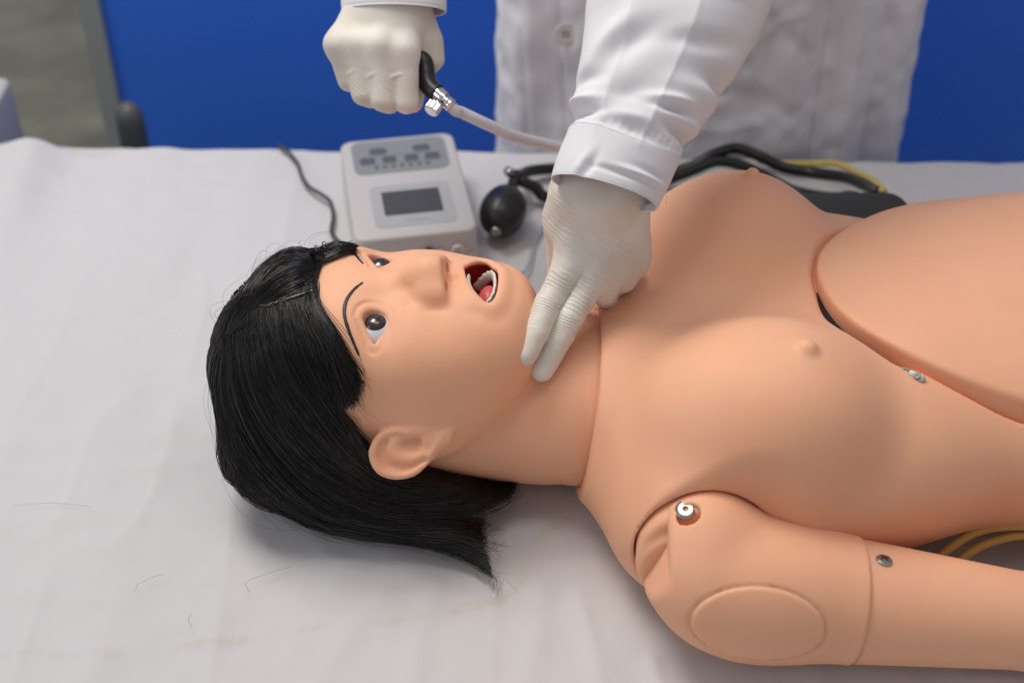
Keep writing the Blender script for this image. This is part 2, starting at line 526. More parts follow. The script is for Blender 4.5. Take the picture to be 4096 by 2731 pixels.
# eyes
def eye_material():
    m = new_mat('glass_eye', (0.8, 0.8, 0.82), 0.06)
    N, L, b = nodes(m)
    tc = N.new('ShaderNodeTexCoord'); sep = N.new('ShaderNodeSeparateXYZ'); L.new(tc.outputs['Generated'], sep.inputs[0])
    # radius in the eye's own front plane comes from the point attributes written on the mesh
    at = N.new('ShaderNodeAttribute'); at.attribute_name = 'iris_r'
    an = N.new('ShaderNodeAttribute'); an.attribute_name = 'iris_a'
    r = N.new('ShaderNodeValToRGB'); cr = r.color_ramp
    cr.elements[0].position = 0.0; cr.elements[0].color = (.002, .002, .002, 1)
    cr.elements[1].position = 1.0; cr.elements[1].color = (.70, .70, .76, 1)
    for p, c in ((.14, (.002, .002, .002)), (.17, (.010, .005, .003)), (.27, (.045, .016, .006)), (.38, (.016, .006, .003)), (.455, (.004, .003, .003)), (.485, (.002, .002, .002)), (.505, (.70, .70, .76))):
        e = cr.elements.new(p); e.color = (*c, 1)
    nz = N.new('ShaderNodeTexNoise'); nz.inputs['Scale'].default_value = 14; nz.inputs['Detail'].default_value = 3
    cx = N.new('ShaderNodeCombineXYZ'); L.new(an.outputs['Fac'], cx.inputs[0]); L.new(at.outputs['Fac'], cx.inputs[1])
    L.new(cx.outputs[0], nz.inputs['Vector'])
    mx = N.new('ShaderNodeMath'); mx.operation = 'MULTIPLY_ADD'; L.new(nz.outputs['Fac'], mx.inputs[0]); mx.inputs[1].default_value = .12
    sb = N.new('ShaderNodeMath'); sb.operation = 'SUBTRACT'; L.new(at.outputs['Fac'], sb.inputs[0]); sb.inputs[1].default_value = .06
    # fibres only inside the iris
    ml = N.new('ShaderNodeMath'); ml.operation = 'LESS_THAN'; L.new(at.outputs['Fac'], ml.inputs[0]); ml.inputs[1].default_value = .40
    mm = N.new('ShaderNodeMath'); mm.operation = 'MULTIPLY'; L.new(nz.outputs['Fac'], mm.inputs[0]); L.new(ml.outputs[0], mm.inputs[1])
    m2 = N.new('ShaderNodeMath'); m2.operation = 'MULTIPLY_ADD'; L.new(mm.outputs[0], m2.inputs[0]); m2.inputs[1].default_value = .13
    m3 = N.new('ShaderNodeMath'); m3.operation = 'MULTIPLY_ADD'; L.new(ml.outputs[0], m3.inputs[0]); m3.inputs[1].default_value = -.065; L.new(at.outputs['Fac'], m3.inputs[2])
    L.new(m3.outputs[0], m2.inputs[2]); L.new(m2.outputs[0], r.inputs[0]); L.new(r.outputs[0], b.inputs['Base Color'])
    b.inputs['Coat Weight'].default_value = 1.0; b.inputs['Coat Roughness'].default_value = 0.015
    b.inputs['Roughness'].default_value = 0.25
    return m
M_eye = eye_material()
def make_eye(e, zf, gaze, R=.0165):
    a, b, d = frame_of(gaze, (0, 1, 0))
    c = np.array([e[0], e[1], zf]) - d * R
    V = []; F = []; ir = []; ia = []
    nr, ns = 40, 64
    for i in range(nr + 1):
        ph = (i / nr) ** 1.0 * math.radians(100)
        rr = R * math.sin(ph)
        bulge = .0010 * max(0, 1 - (rr / .0075) ** 2) if ph < 1.2 else 0
        for j in range(ns):
            th = 2 * math.pi * j / ns
            V.append(c + d * (R * math.cos(ph) + bulge) + rr * (math.cos(th) * a + math.sin(th) * b))
            ir.append(rr / .0160 if ph < 1.4 else 1.0); ia.append(math.sin(th * 7) * 1.5 + 3 * math.cos(th))
    for i in range(nr):
        for j in range(ns):
            k = (j + 1) % ns
            F.append((i * ns + j, (i + 1) * ns + j, (i + 1) * ns + k, i * ns + k))
    return mesh_obj('eye', V, F, M_eye, head, True, attrs={'iris_r': ir, 'iris_a': ia})
make_eye(EYES[0], .1790, (0.0, -.20, .98))
make_eye(EYES[1], .1785, (0.0, .02, 1.0))

# mouth: lining, tongue, teeth
M_lining = new_mat('mouth_lining', (0.22, 0.012, 0.014), 0.35)
mottled(M_lining, (.50, .025, .028), (.62, .060, .055), 60, 3)
M_tongue = new_mat('tongue_rubber', (0.56, 0.085, 0.09), 0.42)
_b = nodes(M_tongue)[2]; _b.inputs['Subsurface Weight'].default_value = .2; _b.inputs['Subsurface Radius'].default_value = (1, .3, .3); _b.inputs['Subsurface Scale'].default_value = .003
add_bump(M_tongue, 1200, .15, .0003)
M_teeth = new_mat('tooth_plastic', (0.80, 0.78, 0.72), 0.22)
def lining_sdf(P):
    dm = poly2d(P[:, 0], P[:, 1], MOUTH_POLY)
    sh = np.abs(mouth_cavity(P[:, 2], dm, head_sdf(P, True)) + .0004) - .0009
    keep = np.maximum(dm - .0010, .160 - P[:, 2])
    return np.maximum(sh, -keep)
sdf_obj('mouth_lining', lining_sdf, (-.047, -.034, .112), (.002, .042, .188), .0012, M_lining, head)
def tongue_sdf(P):
    return smin(d_ell(P, (-.0170, -.0060, .1650), (.0092, .0155, .0165)), d_ell(P, (-.018, -.008, .148), (.012, .016, .016)), .006)
sdf_obj('tongue', tongue_sdf, (-.034, -.034, .128), (.006, .024, .184), .0010, M_tongue, head)
def tooth_row(name, pts, h, w, n):
    path = catmull(pts, n + 1)
    mids = (path[1:] + path[:-1]) / 2; dirs = path[1:] - path[:-1]
    lens = np.linalg.norm(dirs, axis=1)
    def f(P):
        r = np.full(len(P), 1.0, np.float32)
        for m, d, l in zip(mids, dirs, lens):
            a, b, t = frame_of(d, (0, 0, 1)); R = np.column_stack([t, a, b])
            r = smin(r, d_ell(P, m, (l * .66, w, h), R), .0022)
        return r
    lo = path.min(0) - (.006, .006, h + .003); hi = path.max(0) + (.006, .006, h + .003)
    return sdf_obj(name, f, lo, hi, .0007, M_teeth, head)
tooth_row('teeth', [(-.0270, .0225, .160), (-.0220, .0220, .168), (-.0175, .0195, .1745), (-.0142, .0150, .1790), (-.0128, .008, .1800), (-.0124, -.002, .1800), (-.0142, -.0120, .1790), (-.0185, -.0185, .176)], .0042, .0014, 11)
tooth_row('teeth', [(-.0325, .0165, .1750), (-.0328, .0120, .1760), (-.0318, .004, .1765), (-.0278, -.0060, .1755), (-.0240, -.0130, .1740)], .0040, .0016, 8)

# drawn eyebrows: strokes of black marker lying on the skin
M_marker = new_mat('black_marker', (0.012, 0.012, 0.014), 0.45)
def on_surface(p, f, d=(0, 0, 1), start=.05):
    """slide a point along -d until it meets the surface of f"""
    p = np.array(p, float) + np.array(d) * start; d = np.array(d, float)
    for _ in range(160):
        v = float(f(p[None].astype(np.float32))[0])
        if v < 2e-5: break
        p = p - d * v * 0.6
    return p
def brow(pts, r0):
    n = 60
    c = catmull(pts, n)
    path = []
    for q in c:
        path.append(on_surface((q[0], q[1], .17), head_sdf))
    path = np.array(path)
    t = np.linspace(0, 1, n)
    wob = vnoise(np.column_stack([t * 12, t * 0, t * 0 + pts[0][1] * 90]), 1.6) * .10 + vnoise(np.column_stack([t * 12, t * 0, t * 0 + 5]), 5) * .10
    rad = r0 * (0.75 + .35 * np.sin(np.pi * t) + wob)
    rad[0] *= .6; rad[-1] *= .6
    V, F = tube_geo(path, rad, 10, flat=.45)
    return mesh_obj('eyebrow', V, F, M_marker, head)
brow([(-.1090, -.0085), (-.1145, -.0165), (-.1195, -.0285), (-.1200, -.0400), (-.1160, -.0510), (-.1090, -.0625)], .00125)
brow([(-.1110, .0160), (-.1155, .0235), (-.1200, .0330), (-.1225, .0430), (-.1210, .0520)], .0012)
# ---- the wig: a padded volume, covered with combed strands
def hair_hull(P, tails=True):
    f = d_ell(P, (-.1305, 0, .0985), (.1030, .0860, .1000))
    f = smax(f, P[:, 0] - (-.128 + (.165 - P[:, 2]) * .55), .02)
    f = smin(f, d_cap(P, (-.175, -.040, .050), (-.105, -.0660, .0330), .052, .034), .02)
    f = smin(f, d_cap(P, (-.105, -.066, .030), (-.0500, -.0680, .0215), .032, .021), .012)
    if not tails: return np.maximum(f, .0005 - P[:, 2])
    f = smin(f, d_cap(P, (-.050, -.068, .0215), (.0080, -.0600, .0165), .020, .010), .01)
    f = smin(f, d_cap(P, (-.105, -.076, .022), (-.0450, -.0960, .0115), .024, .011), .01)
    f = smin(f, d_cap(P, (-.045, -.096, .0115), (-.0180, -.1080, .0080), .011, .006), .008)
    return np.maximum(f, .0005 - P[:, 2])
GUIDES = {
  'BANG': [
     [(-0.1477, -0.0059, 0.1916), (-0.1459, -0.0262, 0.1875), (-0.1355, -0.0444, 0.184), (-0.1249, -0.0587, 0.1757), (-0.1162, -0.0686, 0.1638), (-0.1073, -0.0742, 0.1518)] ,
     [(-0.1471, -0.0126, 0.1908), (-0.1409, -0.0357, 0.1862), (-0.1313, -0.0527, 0.1799), (-0.1211, -0.0669, 0.1665), (-0.114, -0.0751, 0.1519), (-0.1101, -0.0778, 0.1431)] ,
     [(-0.1501, -0.0195, 0.1909), (-0.1438, -0.0394, 0.1839), (-0.1334, -0.0578, 0.175), (-0.1231, -0.0703, 0.1612), (-0.1168, -0.0775, 0.1449), (-0.1136, -0.0802, 0.1347)] ,
     [(-0.159, -0.0244, 0.19), (-0.1514, -0.0437, 0.1814), (-0.1413, -0.0595, 0.1704), (-0.1313, -0.0719, 0.1565), (-0.1233, -0.0786, 0.1408), (-0.1184, -0.081, 0.1278)] ,
     [(-0.1687, -0.0258, 0.1863), (-0.1635, -0.0442, 0.1778), (-0.1557, -0.0596, 0.1663), (-0.1463, -0.0707, 0.1533), (-0.1358, -0.0785, 0.1394), (-0.1278, -0.0825, 0.1262)] ,
     [(-0.1786, -0.0264, 0.1815), (-0.1747, -0.0436, 0.1732), (-0.1698, -0.0583, 0.1611), (-0.1626, -0.0702, 0.1467), (-0.1536, -0.0783, 0.1329), (-0.1448, -0.0827, 0.1221)] ,
     [(-0.1906, -0.0257, 0.1741), (-0.1905, -0.0419, 0.1636), (-0.1876, -0.0557, 0.1506), (-0.1821, -0.0672, 0.1355), (-0.1752, -0.0754, 0.1195), (-0.1673, -0.0801, 0.1044)] ,
  ],
  'LONG': [
     [(-0.161, -0.0422, 0.1802), (-0.1477, -0.0645, 0.1624), (-0.1327, -0.0776, 0.1408), (-0.1197, -0.0833, 0.1205), (-0.1105, -0.0843, 0.1018), (-0.1015, -0.0814, 0.0761), (-0.0822, -0.0762, 0.0622), (-0.0556, -0.0578, 0.0441), (-0.0372, -0.0201, 0.01), (-0.0204, -0.0161, 0.01)] ,
     [(-0.1778, -0.037, 0.176), (-0.164, -0.0651, 0.1547), (-0.1444, -0.0814, 0.1273), (-0.1246, -0.0857, 0.0943), (-0.1057, -0.0851, 0.0665), (-0.0805, -0.0849, 0.0524), (-0.0549, -0.0759, 0.0446), (-0.0338, -0.0627, 0.0391), (-0.0168, -0.021, 0.01)] ,
     [(-0.188, -0.0368, 0.1697), (-0.1791, -0.0642, 0.1455), (-0.1598, -0.0813, 0.1143), (-0.1368, -0.0862, 0.0814), (-0.109, -0.0899, 0.0599), (-0.0805, -0.0904, 0.0455), (-0.0515, -0.0839, 0.0387), (-0.0254, -0.0701, 0.0348), (-0.0056, -0.0298, 0.01), (0.0035, -0.021, 0.01)] ,
     [(-0.197, -0.0336, 0.1642), (-0.1915, -0.0605, 0.138), (-0.1754, -0.0773, 0.1061), (-0.1517, -0.0873, 0.0757), (-0.1205, -0.0943, 0.0529), (-0.0853, -0.0969, 0.0392), (-0.0548, -0.0905, 0.0314), (-0.0286, -0.081, 0.028), (-0.0071, -0.0673, 0.0295), (0.0056, -0.0308, 0.01)] ,
  ],
  'LOWER': [
     [(-0.1959, -0.0343, 0.1647), (-0.1908, -0.0608, 0.1383), (-0.1744, -0.0776, 0.1064), (-0.1507, -0.0874, 0.0757), (-0.1195, -0.0944, 0.053), (-0.0844, -0.0976, 0.037), (-0.058, -0.0956, 0.0282), (-0.0384, -0.093, 0.0234), (-0.0215, -0.0806, 0.01)] ,
     [(-0.2046, -0.0298, 0.1585), (-0.2037, -0.0547, 0.1286), (-0.1908, -0.0734, 0.0966), (-0.1685, -0.0885, 0.0677), (-0.1375, -0.0955, 0.0424), (-0.0984, -0.102, 0.0328), (-0.0661, -0.1013, 0.0238), (-0.0398, -0.1015, 0.0221), (-0.0207, -0.0887, 0.01)] ,
     [(-0.2098, -0.0266, 0.1542), (-0.2144, -0.0461, 0.1209), (-0.2046, -0.0679, 0.0873), (-0.182, -0.089, 0.0613), (-0.1529, -0.092, 0.0315), (-0.112, -0.1022, 0.0248), (-0.0728, -0.1029, 0.0207), (-0.0414, -0.1068, 0.0186), (-0.0211, -0.1066, 0.0151)] ,
     [(-0.2131, -0.0252, 0.1505), (-0.2229, -0.0362, 0.112), (-0.2165, -0.0591, 0.0788), (-0.1946, -0.0874, 0.0583), (-0.1692, -0.0751, 0.01), (-0.1272, -0.0919, 0.01), (-0.0828, -0.1025, 0.0178), (-0.0431, -0.1088, 0.0145), (-0.0233, -0.1186, 0.01), (-0.0136, -0.1356, 0.01)] ,
  ],
  'BACK': [
     [(-0.2106, -0.0259, 0.1537), (-0.2073, -0.0149, 0.1629), (-0.1999, -0.0048, 0.1722), (-0.1905, 0.0251, 0.1745), (-0.1742, 0.0398, 0.1808), (-0.1578, 0.0421, 0.1824), (-0.1474, 0.0194, 0.1899)] ,
     [(-0.2091, -0.0261, 0.1555), (-0.2012, -0.0167, 0.1685), (-0.1915, -0.004, 0.1789), (-0.1804, 0.0142, 0.1844), (-0.1648, 0.019, 0.1901), (-0.1515, 0.017, 0.192), (-0.1471, 0.0172, 0.1902)] ,
     [(-0.2059, -0.0277, 0.1585), (-0.1928, -0.0209, 0.1743), (-0.1797, -0.0097, 0.1857), (-0.1646, -0.002, 0.1927), (-0.1509, 0.0037, 0.1931), (-0.1469, 0.0155, 0.1903)] ,
     [(-0.1991, -0.0302, 0.1642), (-0.1821, -0.0248, 0.1799), (-0.1661, -0.0183, 0.19), (-0.151, -0.0099, 0.1927), (-0.1475, 0.0094, 0.1913), (-0.1465, 0.0146, 0.1902)] ,
     [(-0.1848, -0.0336, 0.174), (-0.1684, -0.0291, 0.1849), (-0.1527, -0.0248, 0.1903), (-0.1471, -0.0126, 0.1908), (-0.1479, 0.0017, 0.1919), (-0.1467, 0.0135, 0.1906)] ,
  ],
  'LOCK': [
     [(-0.151, 0.0236, 0.1904), (-0.1456, 0.0377, 0.184), (-0.1362, 0.0441, 0.1842), (-0.1267, 0.0404, 0.1877), (-0.1186, 0.0356, 0.1888)] ,
     [(-0.1482, 0.0163, 0.1909), (-0.1418, 0.0223, 0.1897), (-0.134, 0.0262, 0.1909), (-0.1262, 0.0307, 0.1908), (-0.1194, 0.0336, 0.1895)] ,
     [(-0.1472, 0.013, 0.191), (-0.1395, 0.0163, 0.1909), (-0.1317, 0.0203, 0.192), (-0.1258, 0.0262, 0.1917), (-0.1211, 0.0312, 0.1904)] ,
  ],
}
PIN_PTS = [(-0.1437, -0.0216, 0.1908), (-0.1464, -0.0217, 0.1909), (-0.1491, -0.0247, 0.1915), (-0.1554, -0.0277, 0.191), (-0.161, -0.029, 0.1896), (-0.1633, -0.0294, 0.1888), (-0.1656, -0.0291, 0.1877), (-0.1679, -0.029, 0.1869), (-0.1699, -0.0291, 0.1861), (-0.1722, -0.0286, 0.1853), (-0.1742, -0.0289, 0.1843), (-0.1775, -0.0286, 0.1829), (-0.1828, -0.026, 0.1808)]
M_hair = new_mat('black_wig_fibre', (0.005, 0.0042, 0.0042), 0.27)
_b = nodes(M_hair)[2]; _b.inputs['Anisotropic'].default_value = 0.0; _b.inputs['Specular IOR Level'].default_value = .60
M_cap = new_mat('black_wig_cap', (0.006, 0.005, 0.005), 0.9)
wig = sdf_obj('wig', lambda P: hair_hull(P, False) + .0048 + .0006 * vnoise(P, 60), (-.25, -.15, -.003), (.03, .105, .215), .0034, M_cap, manikin)

def strands_mesh(paths, r0, r1, seg=3):
    """paths (n,k,3) -> one mesh of thin tapering fibres"""
    n, k, _ = paths.shape
    T = np.gradient(paths, axis=1); T /= np.linalg.norm(T, axis=2, keepdims=True) + 1e-9
    up = rng.normal(size=(n, 1, 3)); A = np.cross(T, up); A /= np.linalg.norm(A, axis=2, keepdims=True) + 1e-9
    B = np.cross(T, A)
    rad = (r0 * (1 - np.linspace(0, 1, k) ** 3) + r1 * np.linspace(0, 1, k) ** 3)[None, :, None]
    rad = rad * (.75 + .5 * rng.random((n, 1, 1)))
    V = np.empty((n, k, seg, 3))
    for s in range(seg):
        a = 2 * np.pi * s / seg
        V[:, :, s] = paths + rad * (math.cos(a) * A + math.sin(a) * B)
    base = (np.arange(n) * k * seg)[:, None, None] + (np.arange(k - 1) * seg)[None, :, None]
    s = np.arange(seg)[None, None, :]; s2 = (s + 1) % seg
    F = np.stack([base + s, base + s2, base + seg + s2, base + seg + s], -1).reshape(-1, 4)
    return V.reshape(-1, 3), F

def hull_normal(P):
    e = np.float32(.0015); P = P.astype(np.float32)
    G = np.stack([hair_hull(P + e * np.eye(3, dtype=np.float32)[k]) - hair_hull(P - e * np.eye(3, dtype=np.float32)[k]) for k in range(3)], 1)
    return G / (np.linalg.norm(G, axis=1, keepdims=True) + 1e-9)

def family(guides, n, k, depth=(-.004, .0012), trim=.10, jitter=.0016, clump=90, tipspread=.003, smooth_trim=0.0, uexp=1.0):
    G = np.array([catmull(g, 40) for g in guides]); m = len(G)
    u = rng.random(n) ** uexp * (m - 1); i = np.minimum(u.astype(int), m - 2); w = (u - i)[:, None, None]
    S = G[i] * (1 - w) + G[i + 1] * w
    L = 1 - trim * rng.random(n) - smooth_trim * (np.sin(u * 9) * .5 + .5)
    t = np.linspace(0, 1, k)[None] * L[:, None] * 39
    a = np.minimum(t.astype(int), 38); f = (t - a)[..., None]
    P = np.take_along_axis(S, a[..., None], 1) * (1 - f) + np.take_along_axis(S, a[..., None] + 1, 1) * f
    N = hull_normal(P.reshape(-1, 3)).reshape(P.shape)
    T = np.gradient(P, axis=1); T /= np.linalg.norm(T, axis=2, keepdims=True) + 1e-9
    Bn = np.cross(N, T)
    # clumps share their sideways wander; every fibre adds a little of its own
    cid = np.floor(u / (m - 1) * clump).astype(int)
    tt = np.linspace(0, 1, k)[None]
    ph = rng.random(clump + 1) * 6.28; am = rng.normal(size=clump + 1)
    side = (am[cid][:, None] * np.sin(tt * 4.5 + ph[cid][:, None]) * .0016 + rng.normal(size=(n, 1)) * jitter * (.6 + .8 * tt)
            + np.sin(tt * (4 + 5 * rng.random((n, 1))) + rng.random((n, 1)) * 6.28) * .0007)
    # pull towards the clump centre near the tip
    cen = (cid + .5) / clump * (m - 1)
    side = side + rng.normal(size=(n, 1)) * tipspread * tt ** 3
    dep = depth[0] + (depth[1] - depth[0]) * rng.random((n, 1)) ** .8
    lift = (am[cid][:, None] * .0009) * np.sin(tt * 3.1) + dep + .0005 * np.sin(tt * 7 + rng.random((n, 1)) * 6.28)
    P = P + Bn * side[..., None] + N * lift[..., None]
    # keep every fibre outside the head
    Q = P.reshape(-1, 3).astype(np.float32); marg = np.repeat(.0006 + .0040 * rng.random(n), k)
    e = np.float32(.001)
    for _ in range(3):
        d = head_sdf(Q, True); bad = d < marg
        if not bad.any(): break
        B_ = Q[bad]; G = np.stack([head_sdf(B_ + e * np.eye(3, dtype=np.float32)[c], True) - head_sdf(B_ - e * np.eye(3, dtype=np.float32)[c], True) for c in range(3)], 1)
        G /= np.linalg.norm(G, axis=1, keepdims=True) + 1e-9
        Q[bad] = B_ + G * (marg[bad] - d[bad])[:, None]
    P = Q.reshape(P.shape).astype(float)
    P[..., 2] = np.maximum(P[..., 2], .0008)
    return P

K = 13
sets = [family(GUIDES['BANG'], int(2200 * HAIR_N), K, (-.003, .0024), .16, .0026, 80, .0030, .05, 1.3),
        family([g[:5] for g in GUIDES['BANG'][1:]], int(900 * HAIR_N), K, (-.001, .0030), .45, .0018, 60, .001, 0, 1.3),
        family(GUIDES['LONG'], int(2700 * HAIR_N), 19, (-.004, .0024), .09, .0018, 42, .0040),
        family(GUIDES['LOWER'], int(2500 * HAIR_N), 19, (-.004, .0018), .07, .0017, 36, .0034),
        family([[p for p in g[:6]] for g in GUIDES['LONG'][:4]], int(900 * HAIR_N), 16, (.0, .0030), .25, .0016, 40, .002),
        family(GUIDES['BACK'], int(2600 * HAIR_N), K, (-.0035, .0022), .04, .0018, 50, .0012),
        family(GUIDES['LOCK'], int(700 * HAIR_N), 12, (-.001, .0045), .12, .0012, 14, .0020)]
# hair combed over the back of the crown
crown = []
for yy in np.linspace(-.075, .082, 8):
    g = []
    for k_, (cx_, cz_, sp) in enumerate(((-.196, .168, .25), (-.222, .148, .55), (-.236, .115, .85), (-.238, .080, 1.0), (-.226, .045, 1.08), (-.200, .014, 1.1))):
        p_ = np.array([cx_ + .35 * abs(yy) * sp, -.018 + (yy + .018) * sp, cz_])
        for _ in range(6):
            p_ = p_ - hull_normal(p_[None])[0] * float(hair_hull(p_[None].astype(np.float32))[0]) * .9
        g.append(tuple(p_))
    crown.append(g)
sets.append(family(crown, int(1500 * HAIR_N), 12, (-.003, .0006), .06, .0018, 40, .002))
# the far side that the camera cannot see, mirrored and a little thinner
far = family([[(p[0], -p[1] * .97, p[2]) for p in g] for g in GUIDES['BANG'][2:]], int(500 * HAIR_N), 12, (-.002, .002), .16, .0014, 40, .002)
far2 = family([[(p[0], -p[1] * .97, p[2]) for p in g] for g in GUIDES['LOWER']], int(600 * HAIR_N), 16, (-.002, .002), .10, .0016, 40, .003)
Vs, Fs, off = [], [], 0
for s in sets + [far, far2]:
    V, F = strands_mesh(s, .00026, .00013); Vs.append(V); Fs.append(F + off); off += len(V)
strands = mesh_obj('hair', np.vstack(Vs), np.vstack(Fs), M_hair, wig); strands['kind'] = 'stuff'

# flyaway fibres: long thin loops that stand off the outline
fl = []
def fly(c0, c1, bow, r=.5):
    pass
G = [np.array(catmull(g, 40)) for g in GUIDES['LOWER'][1:] + GUIDES['LOWER'][2:] + GUIDES['BACK'][:3]]
for q in range(110):
    g = G[rng.integers(len(G))]
    a = rng.integers(0, 24); b = min(39, a + rng.integers(8, 18))
    P = catmull(g[a:b:max(1, (b - a) // 4)], 18)
    N = hull_normal(P)
    t = np.linspace(0, 1, 18)[:, None]
    out = np.array([-.6, -.1, .25]) * .6 + N * .7 + rng.normal(size=3) * .35
    P = P + out * (rng.random() ** 2 * .013 + .0015) * np.sin(np.pi * t * (.5 + .5 * rng.random())) ** 1.2 + rng.normal(size=3) * .004 * t ** 2
    P[:, 2] = np.maximum(P[:, 2], .002)
    fl.append(P)
# loose tips at the cut ends
for fam in (GUIDES['LONG'], GUIDES['LOWER'], GUIDES['BANG']):
    for q in range(60):
        g = np.array(fam[rng.integers(len(fam))]); e = g[-1]; d = g[-1] - g[-2]; d /= np.linalg.norm(d)
        d = d + rng.normal(size=3) * .45; d /= np.linalg.norm(d)
        L = .006 + rng.random() * .016
        t = np.linspace(0, 1, 18)[:, None]
        P = e - d * .004 + rng.normal(size=3) * .004 + d * L * t + rng.normal(size=3) * .004 * t ** 2
        P[:, 2] = np.maximum(P[:, 2], .002); fl.append(P)
# frizz over the forehead lock
for q in range(9):
    c = np.array([-.150, .030, .196]) + rng.normal(size=3) * (.012, .010, .003)
    r = .003 + rng.random() * .007; a0 = rng.random() * 6.28; a1 = a0 + 1.5 + rng.random() * 3
    t = np.linspace(a0, a1, 18); tl = rng.normal() * .6
    fl.append(np.column_stack([c[0] + r * 1.6 * np.cos(t), c[1] + r * np.sin(t), c[2] + r * .5 * np.sin(t + tl)]))
V, F = strands_mesh(np.array(fl), .00010, .00006)
fly_o = mesh_obj('stray_hair', V, F, M_hair, wig); fly_o['kind'] = 'stuff'

# wavy grip pushed into the parting
pv = catmull(PIN_PTS, 80); pv[:, 2] += .0018
tt = np.linspace(0, 1, 80)
pv[:, 1] += .0006 * np.sin(tt * 34) * (tt > .35)
M_grip = new_mat('steel_grip', (0.16, 0.16, 0.16), 0.30, Metallic=1.0)
V, F = tube_geo(pv, .00062, 8); mesh_obj('hair_grip', V, F, M_grip, wig)
pv2 = pv.copy(); pv2[:, 2] -= .0022
V, F = tube_geo(pv2, .00055, 8); mesh_obj('hair_grip', V, F, M_grip, wig)
# small ties on the far lock
for c, r in (((-.1455, .0260, .1955), .0030), ((-.1400, .0310, .1950), .0034)):
    a, b, d = frame_of((.7, .7, -.1)); V = [np.array(c) + r * (math.cos(t) * a + .7 * math.sin(t) * b) for t in np.linspace(0, 2 * np.pi, 25)]
    V, F = tube_geo(V, .0004, 6); mesh_obj('hair_tie', V, F, M_grip, wig)

# hairs that have fallen on the sheet
def fallen(pts, label):
    c = catmull([(x, y, .0006) for x, y in pts], 24)
    V, F = tube_geo(c, .00010, 4)
    tag(mesh_obj('fallen_hair', V, F, M_hair, None, True, loc=tuple(c[0])), label, 'hair', 'fallen hairs on the sheet')
fallen([(-.1670, -.1150), (-.1850, -.1220), (-.1990, -.1300), (-.1985, -.1350), (-.1950, -.1400)], 'hooked fallen hair on the sheet below the middle of the wig')
fallen([(-.262, -.122), (-.272, -.126), (-.280, -.132), (-.281, -.138)], 'short curled fallen hair left of the hooked one')
fallen([(-.236, -.160), (-.2365, -.166), (-.233, -.173)], 'short straight fallen hair nearest the yellow stain')
fallen([(-.395, -.052), (-.370, -.049), (-.345, -.051), (-.332, -.054)], 'long thin fallen hair at the left edge of the sheet')
fallen([(-.245, .132), (-.252, .150), (-.248, .162), (-.240, .150), (-.228, .124)], 'looped fallen hair on the sheet above the crown of the wig')
# ------------------------------------------------------------------ torso, abdomen cover, arms
def table(xs, ys, n=200):
    c = catmull(np.column_stack([xs, ys]), n)
    return c[:, 0].astype(np.float32), c[:, 1].astype(np.float32)
SX = [.00, .05, .08, .11, .16, .22, .28, .34, .42, .52, .62]
T_W = table(SX, [.060, .070, .098, .135, .158, .157, .148, .142, .148, .165, .170])
T_T = table(SX, [.120, .125, .138, .150, .163, .163, .162, .163, .165, .160, .140])
P_T = table([.18, .22, .26, .32, .40, .52, .62], [.165, .168, .173, .179, .183, .184, .175])
def midline(x): return .004 + .055 * np.clip(x - .10, 0, 1)
def body_section(P, top, wadd=0.0, p=2.5):
    x, y, z = P[:, 0], P[:, 1], P[:, 2]
    w = np.interp(x, *T_W) + wadd; t = np.interp(x, *top); h = (t - .002) / 2; zc = .002 + h
    q = (np.abs((y - midline(x)) / w) ** p + np.abs((z - zc) / h) ** p) ** (1 / p)
    return ((q - 1) * np.minimum(w, h)).astype(np.float32)
PLATE = [(.2330, .036), (.2335, .020), (.2375, -.002), (.2460, -.0220), (.2600, -.0400), (.286, -.0625), (.316, -.0800), (.362, -.0965), (.43, -.108), (.60, -.115),
         (.60, .19), (.43, .170), (.362, .155), (.316, .130), (.280, .104), (.252, .078), (.2380, .056)]
PLATE_P = [tuple(p) for p in catmull(PLATE + [PLATE[0]], 70)[:-1]]
SOCK_C = np.array([.1365, -.150, .0680]); SOCK_R = .0500
BREASTS = [(.2010, -.0900), (.1900, .0985)]
NIPS = [(.2020, -.0925), (.1890, .1075)]
